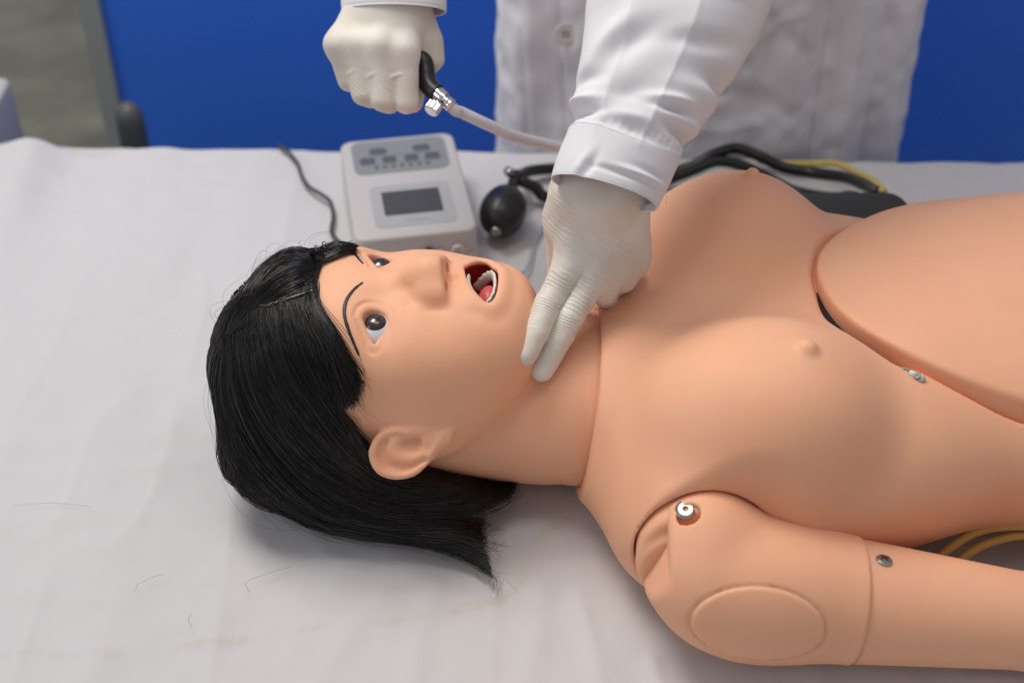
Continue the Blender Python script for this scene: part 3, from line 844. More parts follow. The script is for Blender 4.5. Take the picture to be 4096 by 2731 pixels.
def torso_sdf(P):
    x, y, z = P[:, 0], P[:, 1], P[:, 2]
    f = body_section(P, T_T)
    f = smax(f, .075 - x, .05)
    for s in (-1, 1):
        f = smin(f, d_cap(P, (.112, s * .055, .088), (.137, s * .128 , .066), .045, .0570), .05)
        f = smin(f, d_ell(P, (.220, s * .085 + .01, .085), (.12, .07, .07)), .04)
    f = smin(f, d_cap(P, (.02, 0, .0690), (.11, 0, .080), .0705, .058), .045)
    f = smin(f, d_cap(P, (.088, -.045, .045), (.118, -.105, .047), .040, .046), .03)
    for (bx, by) in BREASTS:
        lo = .008 if by < 0 else 0.0
        b = d_ell(P, (bx - .004, by, .148 - lo), (.0620, .0620, .0545))
        b = smin(b, d_ell(P, (bx - .042, by * .9, .140), (.060, .052, .042)), .045)
        f = smin(f, b, .027)
    for (bx, by) in NIPS:
        r2 = (x - bx) ** 2 + (y - by) ** 2
        up = np.clip((z - .15) / .03, 0, 1)
        f = f - ((.0050 if by < 0 else .0085) * np.exp(-(r2 / .0068 ** 2) ** 1.7) + .0012 * np.exp(-r2 / .016 ** 2)) * up
    # sternal hollow
    f = f + bump(P, (.150, .003, .17), (.06, .022, .04), .0035)
    # recess that the abdomen cover sits over
    d = poly2d(x, y, PLATE_P)
    gap = 1 / (1 + np.exp(np.clip((x - .281) / .004, -20, 20))) / (1 + np.exp(np.clip((y + .004) / .011, -20, 20)))
    f = f + (.0050 + .028 * gap) * np.exp(-((d - .0002 - .0022 * gap) / (.0030 + .0024 * gap)) ** 2) * np.clip((z - .10) / .03, 0, 1)
    # far armhole and near socket
    for s in (-1, 1):
        c = SOCK_C * (1, -s if s < 0 else 1, 1)
        yy = y * -s if False else (y if s < 0 else -y)
        dy = yy - SOCK_C[1]
        rr = np.sqrt((x - SOCK_C[0]) ** 2 + (z - SOCK_C[2] - .10 * dy) ** 2)
        f = smax(f, -smax(rr - SOCK_R, dy - .016, .003), .0022)
    f = smax(f, np.abs(y) - .1515 - .010 * ((x - .135) / .060) ** 2, .006)
    # open collar at the neck seam
    seam = (.0500 + .12 * z + .02 * y) - x
    nkr = np.sqrt(y * y + (z - .0688) ** 2) - .0703
    f = smax(f, -smax(nkr, x - .068, .002), .001)
    f = smax(f, seam, .0014)
    return f
torso = sdf_obj('torso', torso_sdf, (.035, -.20, -.004), (.60, .22, .225), TORSO_H, M_skin, manikin)

def plate_sdf(P):
    body = body_section(P + A3(0, -.010, 0), P_T, .012, 2.4)
    d = poly2d(P[:, 0], P[:, 1], PLATE_P)
    f = smax(body, d, .0032)
    return smax(f, (.112 + .0 * P[:, 0]) - P[:, 2], .004)
plate = sdf_obj('abdomen_cover', plate_sdf, (.225, -.13, .105), (.60, .185, .20), .0024, M_skin, manikin)

M_gap_shade = new_mat('painted_gap_shade', (0.012, 0.007, 0.006), 0.8)  # near-black filler added so the gap beside the cover looks deeply shaded
def gap_shade_sdf(P):
    d = poly2d(P[:, 0], P[:, 1], PLATE_P)
    f = smax(body_section(P, T_T) + .0070, d - .0075, .003)
    return np.maximum(np.maximum(f, .110 - P[:, 2]), P[:, 0] - .300)
sdf_obj('gap_shade_fill', gap_shade_sdf, (.225, -.10, .100), (.31, .13, .175), .0024, M_gap_shade, torso)
M_steel = new_mat('bright_steel', (0.42, 0.42, 0.40), 0.36, Metallic=1.0)
M_dark = new_mat('dark_recess', (0.02, 0.012, 0.01), 0.8)
# -- near arm
AX0 = np.array([.138, -.170, .0640]); AX1 = np.array([.238, -.1865, .0475])
def arm_core(P):
    f = d_cap(P, AX0, AX1, .0480, .0447)
    f = smin(f, d_ell(P, (.1365, -.158, .0770), (.0405, .0360, .0425)), .012)
    f = smin(f, d_ell(P, (.175, -.196, .050), (.060, .032, .045)), .02)
    return f
DEL_C = np.array([.1650, -.2200, .0640]); _n = np.array([.02, -.90, .44]); _n /= np.linalg.norm(_n)
_u = np.array([1.0, -.05, -.06]); _u -= _n * (_u @ _n); _u /= np.linalg.norm(_u); _v = np.cross(_n, _u)
def pad2d(P):
    q = P - A3(*DEL_C)
    a, b = q @ A3(*_u), q @ A3(*_v)
    k = np.sqrt((a / .0450) ** 2 + (b / .0300) ** 2)
    return (k - 1) * .036 + np.where(q @ A3(*_n) < -.05, 1, 0), a, b
def upper_arm_sdf(P):
    x = P[:, 0]
    f = arm_core(P)
    d, a, b = pad2d(P)
    f = f + .0014 * np.exp(-(d / .0009) ** 2)
    # straight shank leading to the elbow collar
    f = smax(f, x - .2395 - .10 * (P[:, 2] - .05) - .06 * (P[:, 1] + .18), .0022)
    # flat joint face towards the disc on the upper side
    f = smax(f, (.1070 - .40 * np.maximum(0, .085 - P[:, 2])) - x, .003)
    # recess round the bolt
    f = smax(f, -d_cap(P, (.1205, -.1650, .1030), (.1195, -.1700, .1300), .0082), .001)
    return np.maximum(f, .001 - P[:, 2])
upper_arm = sdf_obj('upper_arm', upper_arm_sdf, (.085, -.245, 0), (.255, -.11, .128), .0019, M_skin, manikin)
def pad_sdf(P):
    d, a, b = pad2d(P)
    return smax(smax(arm_core(P) - .0014, d + .0008, .0022), -arm_core(P) - .006, .001)
pad = sdf_obj('injection_pad', pad_sdf, (.112, -.250, .01), (.222, -.16, .118), .0016, M_skin, upper_arm)
def disc_sdf(P):
    q = P - A3(*SOCK_C)
    dy = q[:, 1]
    rr = np.sqrt(q[:, 0] ** 2 + (q[:, 2] - .10 * dy) ** 2)
    f = smax(rr - (SOCK_R - .0013), np.abs(dy + .002) - .013, .006)
    f = smin(f, smax(d_ell(P, (.128, -.164, .058), (.0400, .027, .040)), .0, .001), .004)
    # the face is hollowed where the lobe of the arm turns
    return f
disc = sdf_obj('shoulder_disc', disc_sdf, (.07, -.215, 0), (.20, -.115, .13), .0018, M_skin, manikin)
def forearm_sdf(P):
    f = d_cap(P, (.235, -.1855, .0465), (.372, -.1985, .0370), .0440, .0325)
    f = smin(f, d_cap(P, (.372, -.1985, .0370), (.47, -.205, .034), .0325, .026), .01)
    f = smin(f, d_ell(P, (.40, -.200, .036), (.03, .032, .034)), .015)
    f = smax(f, .236 - P[:, 0], .001)
    return np.maximum(f, .001 - P[:, 2])
forearm = sdf_obj('forearm', forearm_sdf, (.225, -.25, 0), (.51, -.15, .10), .0022, M_skin, manikin)

# -- far arm, only the top of the shoulder shows
def far_arm_sdf(P):
    f = d_cap(P, (.140, .172, .064), (.26, .205, .050), .048, .042)
    f = smin(f, d_cap(P, (.26, .205, .050), (.42, .225, .038), .042, .030), .01)
    return smin(f, d_ell(P, (.138, .170, .080), (.038, .036, .042)), .012)
far_arm = sdf_obj('upper_arm', far_arm_sdf, (.085, .11, 0), (.46, .27, .13), .003, M_skin, manikin)

# -- bolts and screws
def bolt(center, axis, R=.0070, parent=None, name='bolt', hexr=.0022, h=.0035):
    a, b, d = frame_of(axis); c = np.array(center)
    prof = [(R * .92, -h), (R, -h * .5), (R, -.0008), (R * .72, 0.0010), (hexr * 1.5, .0010)]
    m = Mesh()
    V, F = lathe_geo(prof, c, axis, 40)
    F = F[:-1]
    m.add(V, F)
    # hexagonal recess
    ring = [c + d * .0010 + hexr * 1.5 * (math.cos(t) * a + math.sin(t) * b) for t in np.linspace(0, 2 * np.pi, 40, endpoint=False)]
    def hexpt(t, r):
        s = (t % (math.pi / 3)) - math.pi / 6
        return r * math.cos(math.pi / 6) / math.cos(s)
    top = [c + d * .0010 + hexpt(t, hexr) * (math.cos(t) * a + math.sin(t) * b) for t in np.linspace(0, 2 * np.pi, 40, endpoint=False)]
    bot = [p - d * .0022 for p in top]
    V2 = ring + top + bot
    F2 = []
    for j in range(40):
        k = (j + 1) % 40
        F2.append((j, k, 40 + k, 40 + j)); F2.append((40 + j, 40 + k, 80 + k, 80 + j))
    F2.append(tuple(80 + j for j in range(40)))
    m.add(V2, F2)
    o = m.build(name, M_steel, parent, True)
    for p in o.data.polygons: p.use_smooth = len(p.vertices) < 10
    return o
def shade_flat_bits(o, ang=35):
    o.data.set_sharp_from_angle(angle=math.radians(ang))
_bn = np.array([-.12, -.28, .93]); _bn /= np.linalg.norm(_bn)
_bp = on_surface((.1195, -.1590, .105), arm_core, _bn, .03)
shade_flat_bits(bolt(_bp - _bn * .0026, _bn, .0072, upper_arm))
def screw(center, axis, R, parent, name='screw'):
    a, b, d = frame_of(axis); c = np.array(center)
    m = Mesh()
    prof = [(R, -.002), (R, -.0004), (R * .85, .0006), (R * .5, .0011), (.0001, .0013)]
    V, F = lathe_geo(prof, c, axis, 28); m.add(V, F)
    o = m.build(name, M_steel, parent); shade_flat_bits(o)
    sl = Mesh()
    for t in (.5, .5 + math.pi / 2):
        u = math.cos(t) * a + math.sin(t) * b; w = np.cross(d, u)
        V = [c + d * hh + u * su * R * .55 + w * sw * R * .11 for hh in (.0004, .00145) for su, sw in ((-1, -1), (1, -1), (1, 1), (-1, 1))]
        sl.add(V, [(0, 1, 2, 3), (4, 5, 6, 7), (0, 1, 5, 4), (1, 2, 6, 5), (2, 3, 7, 6), (3, 0, 4, 7)])
    sl.build('screw_slot', M_dark, o, False)
    return o
screw((.2535, -.1850, .0888), (.1, .25, .96), .0058, forearm)
# buckle of the abdomen cover
def latch():
    p = on_surface((.2865, -.0695, .135), torso_sdf, (0, -.30, .95), .04)
    m = Mesh()
    u = np.array([.80, -.56, -.12]); u /= np.linalg.norm(u)
    n = np.array([-.25, -.50, .83]); n -= u * (n @ u); n /= np.linalg.norm(n); w = np.cross(n, u)
    Mx = np.eye(4); Mx[:3, 0] = u; Mx[:3, 1] = w; Mx[:3, 2] = n; Mx[:3, 3] = p
    V, F = prism_geo(rounded_outline(.0125, .0058, .0028), 0, .0016, .0006, Mx); m.add(V, F)
    o = m.build('latch', M_steel, torso); shade_flat_bits(o)
    V, F = lathe_geo([(.0024, 0), (.0024, .0012), (.0019, .0019), (.0009, .0019), (.0009, .0012), (.0001, .0012)], p + n * .0015, n, 24)
    shade_flat_bits(mesh_obj('rivet', V, F, M_steel, o))
    c = [p - u * .0085 + n * .0010 + .0026 * (math.cos(t) * u + .6 * math.sin(t) * w) for t in np.linspace(0, 2 * np.pi, 25)]
    V, F = tube_geo(c, .00065, 8); mesh_obj('link', V, F, M_steel, o)
latch()
# ================================================================== the person behind the bed
person = thing('person', 'person in white lab coat and latex gloves pressing two fingers to the manikin neck', 'person', (0.21, 0.52, -0.74))

M_glove = new_mat('latex_glove', (0.74, 0.70, 0.63), 0.42)
mottled(M_glove, (.77, .735, .675), (.67, .625, .55), 34, 4)
_b = nodes(M_glove)[2]; _b.inputs['Subsurface Weight'].default_value = .15; _b.inputs['Subsurface Radius'].default_value = (1, .7, .5); _b.inputs['Subsurface Scale'].default_value = .003
nodes(M_glove)[2].inputs['Roughness'].default_value = .50
add_bump(M_glove, 260, .12, .0006, 2)
def add_creases(m):
    """thin stretched-rubber creases: position along the limb and strength are stored on the mesh"""
    N, L, b = nodes(m)
    at = N.new('ShaderNodeAttribute'); at.attribute_name = 'crease_u'
    aw = N.new('ShaderNodeAttribute'); aw.attribute_name = 'crease_w'
    tc = N.new('ShaderNodeTexCoord'); nz_ = N.new('ShaderNodeTexNoise'); nz_.inputs['Scale'].default_value = 55; nz_.inputs['Detail'].default_value = 2
    L.new(tc.outputs['Object'], nz_.inputs['Vector'])
    ma = N.new('ShaderNodeMath'); ma.operation = 'MULTIPLY_ADD'; ma.inputs[1].default_value = 14.0; L.new(nz_.outputs['Fac'], ma.inputs[0]); L.new(at.outputs['Fac'], ma.inputs[2])
    sn = N.new('ShaderNodeMath'); sn.operation = 'SINE'; L.new(ma.outputs[0], sn.inputs[0])
    h1 = N.new('ShaderNodeMath'); h1.operation = 'MULTIPLY_ADD'; h1.inputs[1].default_value = .5; h1.inputs[2].default_value = .5; L.new(sn.outputs[0], h1.inputs[0])
    pw = N.new('ShaderNodeMath'); pw.operation = 'POWER'; pw.inputs[1].default_value = 3.5; L.new(h1.outputs[0], pw.inputs[0])
    n2 = N.new('ShaderNodeTexNoise'); n2.inputs['Scale'].default_value = 60; n2.inputs['Detail'].default_value = 1; L.new(tc.outputs['Object'], n2.inputs['Vector'])
    gt = N.new('ShaderNodeMapRange'); gt.inputs['From Min'].default_value = .38; gt.inputs['From Max'].default_value = .62; L.new(n2.outputs['Fac'], gt.inputs['Value'])
    m1 = N.new('ShaderNodeMath'); m1.operation = 'MULTIPLY'; L.new(pw.outputs[0], m1.inputs[0]); L.new(aw.outputs['Fac'], m1.inputs[1])
    m2 = N.new('ShaderNodeMath'); m2.operation = 'MULTIPLY'; L.new(m1.outputs[0], m2.inputs[0]); L.new(gt.outputs[0], m2.inputs[1])
    bp = N.new('ShaderNodeBump'); bp.inputs['Strength'].default_value = .75; bp.inputs['Distance'].default_value = .0009
    L.new(m2.outputs[0], bp.inputs['Height']); L.new(b.inputs['Normal'].links[0].from_socket, bp.inputs['Normal']); L.new(bp.outputs[0], b.inputs['Normal'])
add_creases(M_glove)
M_coat = new_mat('white_cotton_twill', (0.76, 0.755, 0.79), 0.75)
nodes(M_coat)[2].inputs['Sheen Weight'].default_value = .15
add_bump(M_coat, 90, .10, .0010, 3)

def add_twill(m, strength, dist):
    """fine diagonal ribs that follow the cloth, from a coordinate stored on the mesh in metres"""
    N, L, b = nodes(m)
    at = N.new('ShaderNodeAttribute'); at.attribute_name = 'weave'
    ml = N.new('ShaderNodeMath'); ml.operation = 'MULTIPLY'; ml.inputs[1].default_value = 2 * math.pi / .0014
    sn = N.new('ShaderNodeMath'); sn.operation = 'SINE'
    bp = N.new('ShaderNodeBump'); bp.inputs['Strength'].default_value = strength; bp.inputs['Distance'].default_value = dist
    L.new(at.outputs['Fac'], ml.inputs[0]); L.new(ml.outputs[0], sn.inputs[0]); L.new(sn.outputs[0], bp.inputs['Height'])
    L.new(b.inputs['Normal'].links[0].from_socket, bp.inputs['Normal']); L.new(bp.outputs[0], b.inputs['Normal'])
add_twill(M_coat, .35, .0003)

def chain(P, pts, rads):
    r = None
    for i in range(len(pts) - 1):
        d = d_cap(P, pts[i], pts[i + 1], rads[i], rads[i + 1])
        r = d if r is None else np.minimum(r, d)
    return r
def wrinkles(P, a, b, freq, amp, spread, skew=0.0, seed=0.0):
    """ridges that cross the line a-b, strongest near its middle, like stretched rubber"""
    a, b = np.array(a), np.array(b); ab = b - a; L = np.linalg.norm(ab); ab = ab / L
    q = P - A3(*a); t = q @ A3(*ab)
    rad = np.linalg.norm(q - t[:, None] * A3(*ab), axis=1)
    w = np.exp(-((t - L / 2) / (L * .5)) ** 2) * np.exp(-(rad / spread) ** 2)
    n = vnoise(P + seed, 55) * 1.1 + vnoise(P + seed + 3, 120) * .4
    ph = t * freq + n * 1.5 + skew * (q @ A3(1, 0, 0)) * freq
    s = np.sin(ph)
    br = np.clip(vnoise(P + seed + 9, 70) * .8 + .75, 0, 1.3)
    return amp * w * br * (np.sign(s) * np.abs(s) ** 1.0 * .5 + .5 * np.sin(ph * .5 + 1) ** 3)

MID = [(.0695, .0230, .192), (.0630, .0140, .1835), (.0434, -.0130, .1620), (.0320, -.0260, .1440), (.0223, -.0350, .1290)]
IDX = [(.0500, .0225, .193), (.0425, .0130, .1855), (.0258, -.0090, .1700), (.0178, -.0270, .1590), (.0100, -.0400, .1480)]
RNG = [(.0860, .0270, .191), (.0800, .0215, .184), (.0690, .0130, .1650), (.0725, .0260, .150), (.0780, .0370, .160)]
LIT = [(.0985, .0330, .193), (.0935, .0290, .186), (.0850, .0220, .1690), (.0865, .0340, .158), (.0900, .0430, .168)]
THB = [(.0400, .0420, .2200), (.0360, .0450, .2000), (.0370, .0400, .1700), (.0385, .0280, .1480)]
WR = [(.0660, .0370, .2440), (.0500, .0360, .2440), (.0850, .0330, .2400)]
def left_hand_sdf(P):
    f = np.full(len(P), 9.0, np.float32)
    palm = None
    for w, k, r0, r1 in ((WR[1], IDX[1], .0150, .0125), (WR[0], MID[1], .0170, .0130), (WR[0], RNG[1], .0165, .0125), (WR[2], LIT[1], .0150, .0118)):
        d = d_cap(P, w, k, r0, r1)
        palm = d if palm is None else smin(palm, d, .016)
    palm = smin(palm, d_cap(P, (.0430, .034, .236), (.0385, .036, .214), .0155, .0150), .014)
    # forearm inside the cuff
    palm = smin(palm, d_cap(P, (.0670, .0380, .246), (.0900, .085, .305), .0270, .0300), .02)
    idx = chain(P, IDX[1:], [.0112, .0104, .0097, .0086])
    mid = chain(P, MID[1:], [.0114, .0106, .0100, .0090])
    fing = smin(idx, mid, .0010)
    f = smin(palm, fing, .010)
    # web between index and middle
    f = smin(f, chain(P, RNG[1:], [.0108, .0104, .0092, .0082]), .007)
    f = smin(f, chain(P, LIT[1:], [.0100, .0096, .0084, .0075]), .005)
    f = smin(f, chain(P, THB, [.0140, .0125, .0105, .0088]), .009)
    # knuckle and tendon relief
    for k in (IDX[1], MID[1], RNG[1], LIT[1]):
        f = f - bump(P, np.array(k) + (0, -.006, .008), (.008, .008, .008), .0010)
    for w, k in ((WR[1], IDX[1]), (WR[0], MID[1]), (WR[0], RNG[1])):
        dd, t = d_poly(P, [tuple(np.array(w) + (0, -.008, .010)), tuple(np.array(k) + (0, -.008, .010))])
        f = f - .0007 * np.exp(-(dd / .006) ** 2)
    f = f - .0005 * vnoise(P, 75) - .0003 * vnoise(P + 2, 150)
    # stretched latex
    f = f - wrinkles(P, (.072, .030, .225), (.066, .018, .185), 700, .00045, .045, -.55)
    f = f - wrinkles(P, (.050, .020, .190), (.030, -.002, .165), 900, .0004, .020, .1, 1.3)
    f = f - wrinkles(P, (.068, .018, .186), (.048, -.008, .165), 900, .0004, .020, .1, 2.1)
    f = f - wrinkles(P, (.028, -.002, .165), (.012, -.024, .134), 700, .0003, .020, .2, 4.1)
    f = f - wrinkles(P, (.045, -.010, .163), (.024, -.036, .130), 700, .0003, .020, .2, 5.7)
    for a, b, am in (((.044, .030, .222), (.094, .018, .206), .0011), ((.046, .022, .206), (.088, .012, .190), .0012), ((.052, .016, .199), (.098, .018, .199), .0008), ((.052, .026, .228), (.096, .022, .222), .0009)):
        dd, t = d_poly(P, [a, tuple((np.array(a) + b) / 2 + (0, -.004, .004)), b])
        f = f - am * np.exp(-(dd / .0013) ** 2) * np.sin(np.pi * np.clip(t, 0, 1))
    return f
# the wrinkles live on the surface nearest the camera, so distances to the guide lines are taken after a short slide onto the surface
def crease_attrs(V, fingers, palm, lam_f=.0024, lam_p=.0042):
    P = V.astype(np.float32); u = np.zeros(len(P)); w = np.zeros(len(P)); best = np.full(len(P), 9.0)
    for pts in fingers:
        d, t = d_poly(P, pts); L_ = sum(np.linalg.norm(np.array(pts[i + 1]) - pts[i]) for i in range(len(pts) - 1))
        m = d < best
        u = np.where(m, t * L_ / lam_f * 2 * np.pi, u)
        w = np.where(m, np.exp(-((t - .30) / .27) ** 2) * np.clip((.024 - d) / .008, 0, 1) * np.clip(t / .10, 0, 1), w); best = np.minimum(best, d)
    a, b, skew = palm; a = np.array(a); b = np.array(b); L_ = np.linalg.norm(b - a); ax = (b - a) / L_
    t = (V - a) @ (ax + np.array(skew))
    wp = np.clip(t / (.35 * L_), 0, 1) * np.clip((1.12 * L_ - t) / (.3 * L_), 0, 1)
    use = wp * .45 > w
    return {'crease_u': np.where(use, t / lam_p * 2 * np.pi, u), 'crease_w': np.where(use, wp * .45, w)}
_V, _F = sdf_surface(left_hand_sdf, (.000, -.055, .110), (.125, .095, .315), HAND_H)
left_glove = mesh_obj('glove', _V, _F, M_glove, person, attrs=crease_attrs(_V, [IDX[1:], MID[1:]], ((.072, .033, .232), (.058, .010, .180), (-.42, 0, 0))))

RL = [(-.132, .222, .282), (-.1385, .1960, .2735), (-.1315, .1860, .2475), (-.1260, .1990, .2370), (-.1180, .2110, .2480)]
RR = [(-.120, .222, .283), (-.1235, .1915, .2755), (-.1190, .1730, .2425), (-.1150, .1900, .2290), (-.1080, .2080, .2420)]
RM = [(-.106, .222, .283), (-.1055, .1880, .2765), (-.1035, .1680, .2400), (-.1000, .1860, .2260), (-.0960, .2060, .2400)]
RI = [(-.092, .222, .283), (-.0870, .1885, .2725), (-.0850, .1690, .2375), (-.0820, .1870, .2260), (-.0780, .2060, .2400)]
RT = [(-.078, .2260, .284), (-.0670, .2120, .2680), (-.0650, .2060, .2550), (-.0740, .2100, .2420)]
def right_hand_sdf(P):
    palm = None
    for w, k, r0, r1 in (((-.114, .226, .300), RL[1], .016, .0115), ((-.105, .226, .302), RR[1], .017, .0120), ((-.095, .226, .302), RM[1], .017, .0125), ((-.086, .226, .300), RI[1], .016, .0122)):
        d = d_cap(P, w, k, r0, r1); palm = d if palm is None else smin(palm, d, .012)
    palm = smin(palm, d_ell(P, (-.106, .215, .268), (.028, .018, .026)), .01)
    palm = smin(palm, d_cap(P, (-.0985, .229, .298), (-.0985, .262, .345), .0250, .0290), .02)
    palm = smin(palm, d_cap(P, (-.082, .226, .292), (-.0690, .2120, .2620), .0135, .0110), .014)
    f = palm
    for c, rr, k in ((RL, (.0115, .0098, .0088, .0085), .006), (RR, (.0120, .0104, .0092, .0088), .006), (RM, (.0125, .0108, .0094, .0088), .006), (RI, (.0122, .0108, .0094, .0088), .006)):
        g = chain(P, c[1:], rr); f = smin(f, g, .0030 + .0060 * np.clip((P[:, 2] - .246) / .02, 0, 1))
    f = smin(f, chain(P, RT, (.0130, .0112, .0100, .0090)), .004)
    for k in (RL[1], RR[1], RM[1], RI[1]):
        f = f - bump(P, np.array(k) + (0, -.008, .006), (.007, .007, .007), .0014)
    for a, b in ((RL[1], RR[2]), (RR[1], RM[2]), (RM[1], RI[2])):
        m1 = (np.array(RL[1] if a is RL[1] else a) * .45 + np.array(b) * .55) + (-.006, -.008, 0); m2 = m1 + (.016, -.001, .008)
        dd, t = d_poly(P, [tuple(m1), tuple((m1 + m2) / 2 + (0, -.001, .002)), tuple(m2)])
        f = f - .0013 * np.exp(-(dd / .0012) ** 2) * np.sin(np.pi * np.clip(t, 0, 1))
    f = f - .0006 * vnoise(P, 45)
    return f
_V, _F = sdf_surface(right_hand_sdf, (-.155, .150, .210), (-.045, .275, .36), .0014)
right_glove = mesh_obj('glove', _V, _F, M_glove, person, attrs={'crease_u': _V[:, 2] * 1800 + _V[:, 0] * 900, 'crease_w': .25 * np.exp(-((_V[:, 2] - .25) / .012) ** 2)})

# ---- sleeves: stacked rings with folds
def sleeve(name, rings, folds, nu=200, nv=200, thick=.0012, parent=person, attrs=None):
    """rings: (left point, right point, depth radius); folds(theta, s, P, N) -> displacement"""
    L = catmull([r[0] for r in rings], nv); Rr = catmull([r[1] for r in rings], nv)
    dep = catmull([(r[2], 0, 0) for r in rings], nv)[:, 0]
    cen = (L + Rr) / 2; ha = (Rr - L) / 2
    ax = np.gradient(cen, axis=0); ax /= np.linalg.norm(ax, axis=1)[:, None]
    if len(rings[0]) > 3:
        ax = catmull([r[3] for r in rings], nv); ax /= np.linalg.norm(ax, axis=1)[:, None]
    b = np.cross(ax, ha); b /= np.linalg.norm(b, axis=1)[:, None]
    th = np.linspace(0, 2 * np.pi, nu, endpoint=False)
    V = cen[:, None] + np.cos(th)[None, :, None] * ha[:, None] + (np.sin(th)[None, :] * dep[:, None])[:, :, None] * b[:, None]
    N = np.cos(th)[None, :, None] * (ha / np.linalg.norm(ha, axis=1)[:, None] ** 2 * .05)[:, None] + (np.sin(th)[None, :] / dep[:, None] * .05)[:, :, None] * b[:, None]
    N /= np.linalg.norm(N, axis=2)[:, :, None]
    S = np.linspace(0, 1, nv)
    TH, SS = np.meshgrid(th, S)
    D = folds(TH, SS, V)
    V = V + N * D[:, :, None]
    Vi = V - N * thick
    # inner skin only for the first rows plus rim
    k = 14
    ds = np.concatenate([[0], np.cumsum(np.linalg.norm(np.diff(cen, axis=0), axis=1))])
    wv = (np.abs(wrap(TH + np.pi / 2)) * .05 * 1.0 + ds[:, None] * .55)
    wv = np.concatenate([wv.ravel(), wv[:k].ravel()])
    allV = np.vstack([V.reshape(-1, 3), Vi[:k].reshape(-1, 3)])
    F = []
    i, j = np.meshgrid(np.arange(nv - 1), np.arange(nu), indexing='ij'); j2 = (j + 1) % nu
    F = np.stack([i * nu + j, i * nu + j2, (i + 1) * nu + j2, (i + 1) * nu + j], -1).reshape(-1, 4)
    o = nv * nu
    i, j = np.meshgrid(np.arange(k - 1), np.arange(nu), indexing='ij'); j2 = (j + 1) % nu
    F2 = np.stack([o + i * nu + j, o + (i + 1) * nu + j, o + (i + 1) * nu + j2, o + i * nu + j2], -1).reshape(-1, 4)
    j = np.arange(nu); j2 = (j + 1) % nu
    F3 = np.stack([j, o + j, o + j2, j2], -1)
    return mesh_obj(name, allV, np.vstack([F, F2, F3]), M_coat, parent, attrs={'weave': wv}), V, N

def g1(x, c, w): return np.exp(-((x - c) / w) ** 2)
def wrap(a): return (a + np.pi) % (2 * np.pi) - np.pi
def nz(V, f, seed=0): 
    s = V.shape[:2]
    return vnoise(V.reshape(-1, 3) + seed, f).reshape(s)
RA = [((.0287, .0147, .2659), (.1011, .0021, .2478), .030),
      ((.0340, .0280, .2780), (.1100, .0150, .2590), .032),
      ((.0429, .0466, .2930), (.1230, .0350, .2745), .034),
      ((.0440, .0620, .3050), (.1400, .0540, .2890), .038),
      ((.0500, .0853, .3236), (.1640, .0850, .3120), .043),
      ((.0527, .1037, .3378), (.1800, .1060, .3300), .046),
      ((.0540, .1180, .3523), (.1905, .1250, .3450), .048),
      ((.0620, .1700, .405), (.2200, .180, .400), .055),
      ((.1000, .2600, .490), (.2450, .270, .470), .060),
      ((.1500, .3700, .580), (.2900, .390, .560), .065)]
def folds_left(T, S, V):
    # T=pi is the image-left edge, T=-pi/2 / pi/2 front or back; front faces the camera
    D = .0010 * nz(V, 22) + .0007 * nz(V, 48, 4)
    # ironed creases running down the sleeve
    for c0, c1, a in ((FRONT + .25, FRONT + .10, .0016), (FRONT - .62, FRONT - .55, .0016)):
        c = c0 + (c1 - c0) * S
        D = D + a * np.exp(-np.abs(wrap(T - c)) / .09) * np.clip((S - .14) * 12, 0, 1)
    # broad soft folds
    def dent(tc, sc, wt, ws, a, sk=0.0):
        tt = wrap(T - tc - sk * (S - sc))
        return 1.6 * a * np.exp(-(tt / wt) ** 2 - ((S - sc) / ws) ** 2)
    D = D - dent(FRONT + 1.05, .245, .55, .020, .0050, 4) + dent(FRONT + 1.0, .275, .6, .018, .0026, 4)
    D = D - dent(FRONT + 1.1, .395, .50, .022, .0052, -5) + dent(FRONT + .9, .36, .6, .020, .0028, -3)
    D = D - dent(FRONT + .55, .300, .30, .014, .0030, 9) + dent(FRONT + .45, .325, .35, .014, .0028, 8)
    D = D - dent(FRONT + .15, .200, .40, .020, .0026, -6)
    D = D + dent(FRONT - .1, .235, .50, .024, .0022, 3)
    D = D - dent(FRONT - .25, .32, .30, .04, .0030, 2)
    D = D - dent(FRONT - .5, .44, .25, .06, .0036, 3) + dent(FRONT - .85, .46, .2, .08, .0030, 3)
    D = D - dent(FRONT - 1.15, .235, .5, .018, .0044, 3) + dent(FRONT - 1.2, .29, .5, .022, .0030)
    D = D - dent(FRONT - 1.2, .36, .4, .02, .0032)
    D = D - dent(FRONT + .5, .46, .5, .03, .0034, 6)
    # cuff: double thickness below the seam, gathered just above it
    seam = CUFF_S + .012 * np.sin(T * 2 + 1)
    D = D + .0012 / (1 + np.exp(np.clip((S - seam) / .0022, -30, 30)))
    D = D - .0004 * np.exp(-((S - seam + .005) / .0016) ** 2)
    D = D - .0005 * np.exp(-((S - .006) / .0015) ** 2)
    D = D + (.0004 * np.sin(T * 17 + 3 * nz(V, 30)) + .0002 * np.sin(T * 41)) * np.exp(-((S - seam - .02) / .016) ** 2)
    D = D + dent(FRONT + .5, .075, .45, .016, .0026, 4) - dent(FRONT + .2, .060, .50, .014, .0022, 3) - dent(FRONT + .75, .100, .4, .012, .0018, 3)
    D = D - dent(FRONT - .45, .055, .10, .05, .0022, 1) + dent(FRONT - .60, .045, .12, .05, .0018, 1)
    return D
FRONT = -math.pi / 2; CUFF_S = .190
left_sleeve, _V, _N = sleeve('sleeve', RA, folds_left, 280, 360)
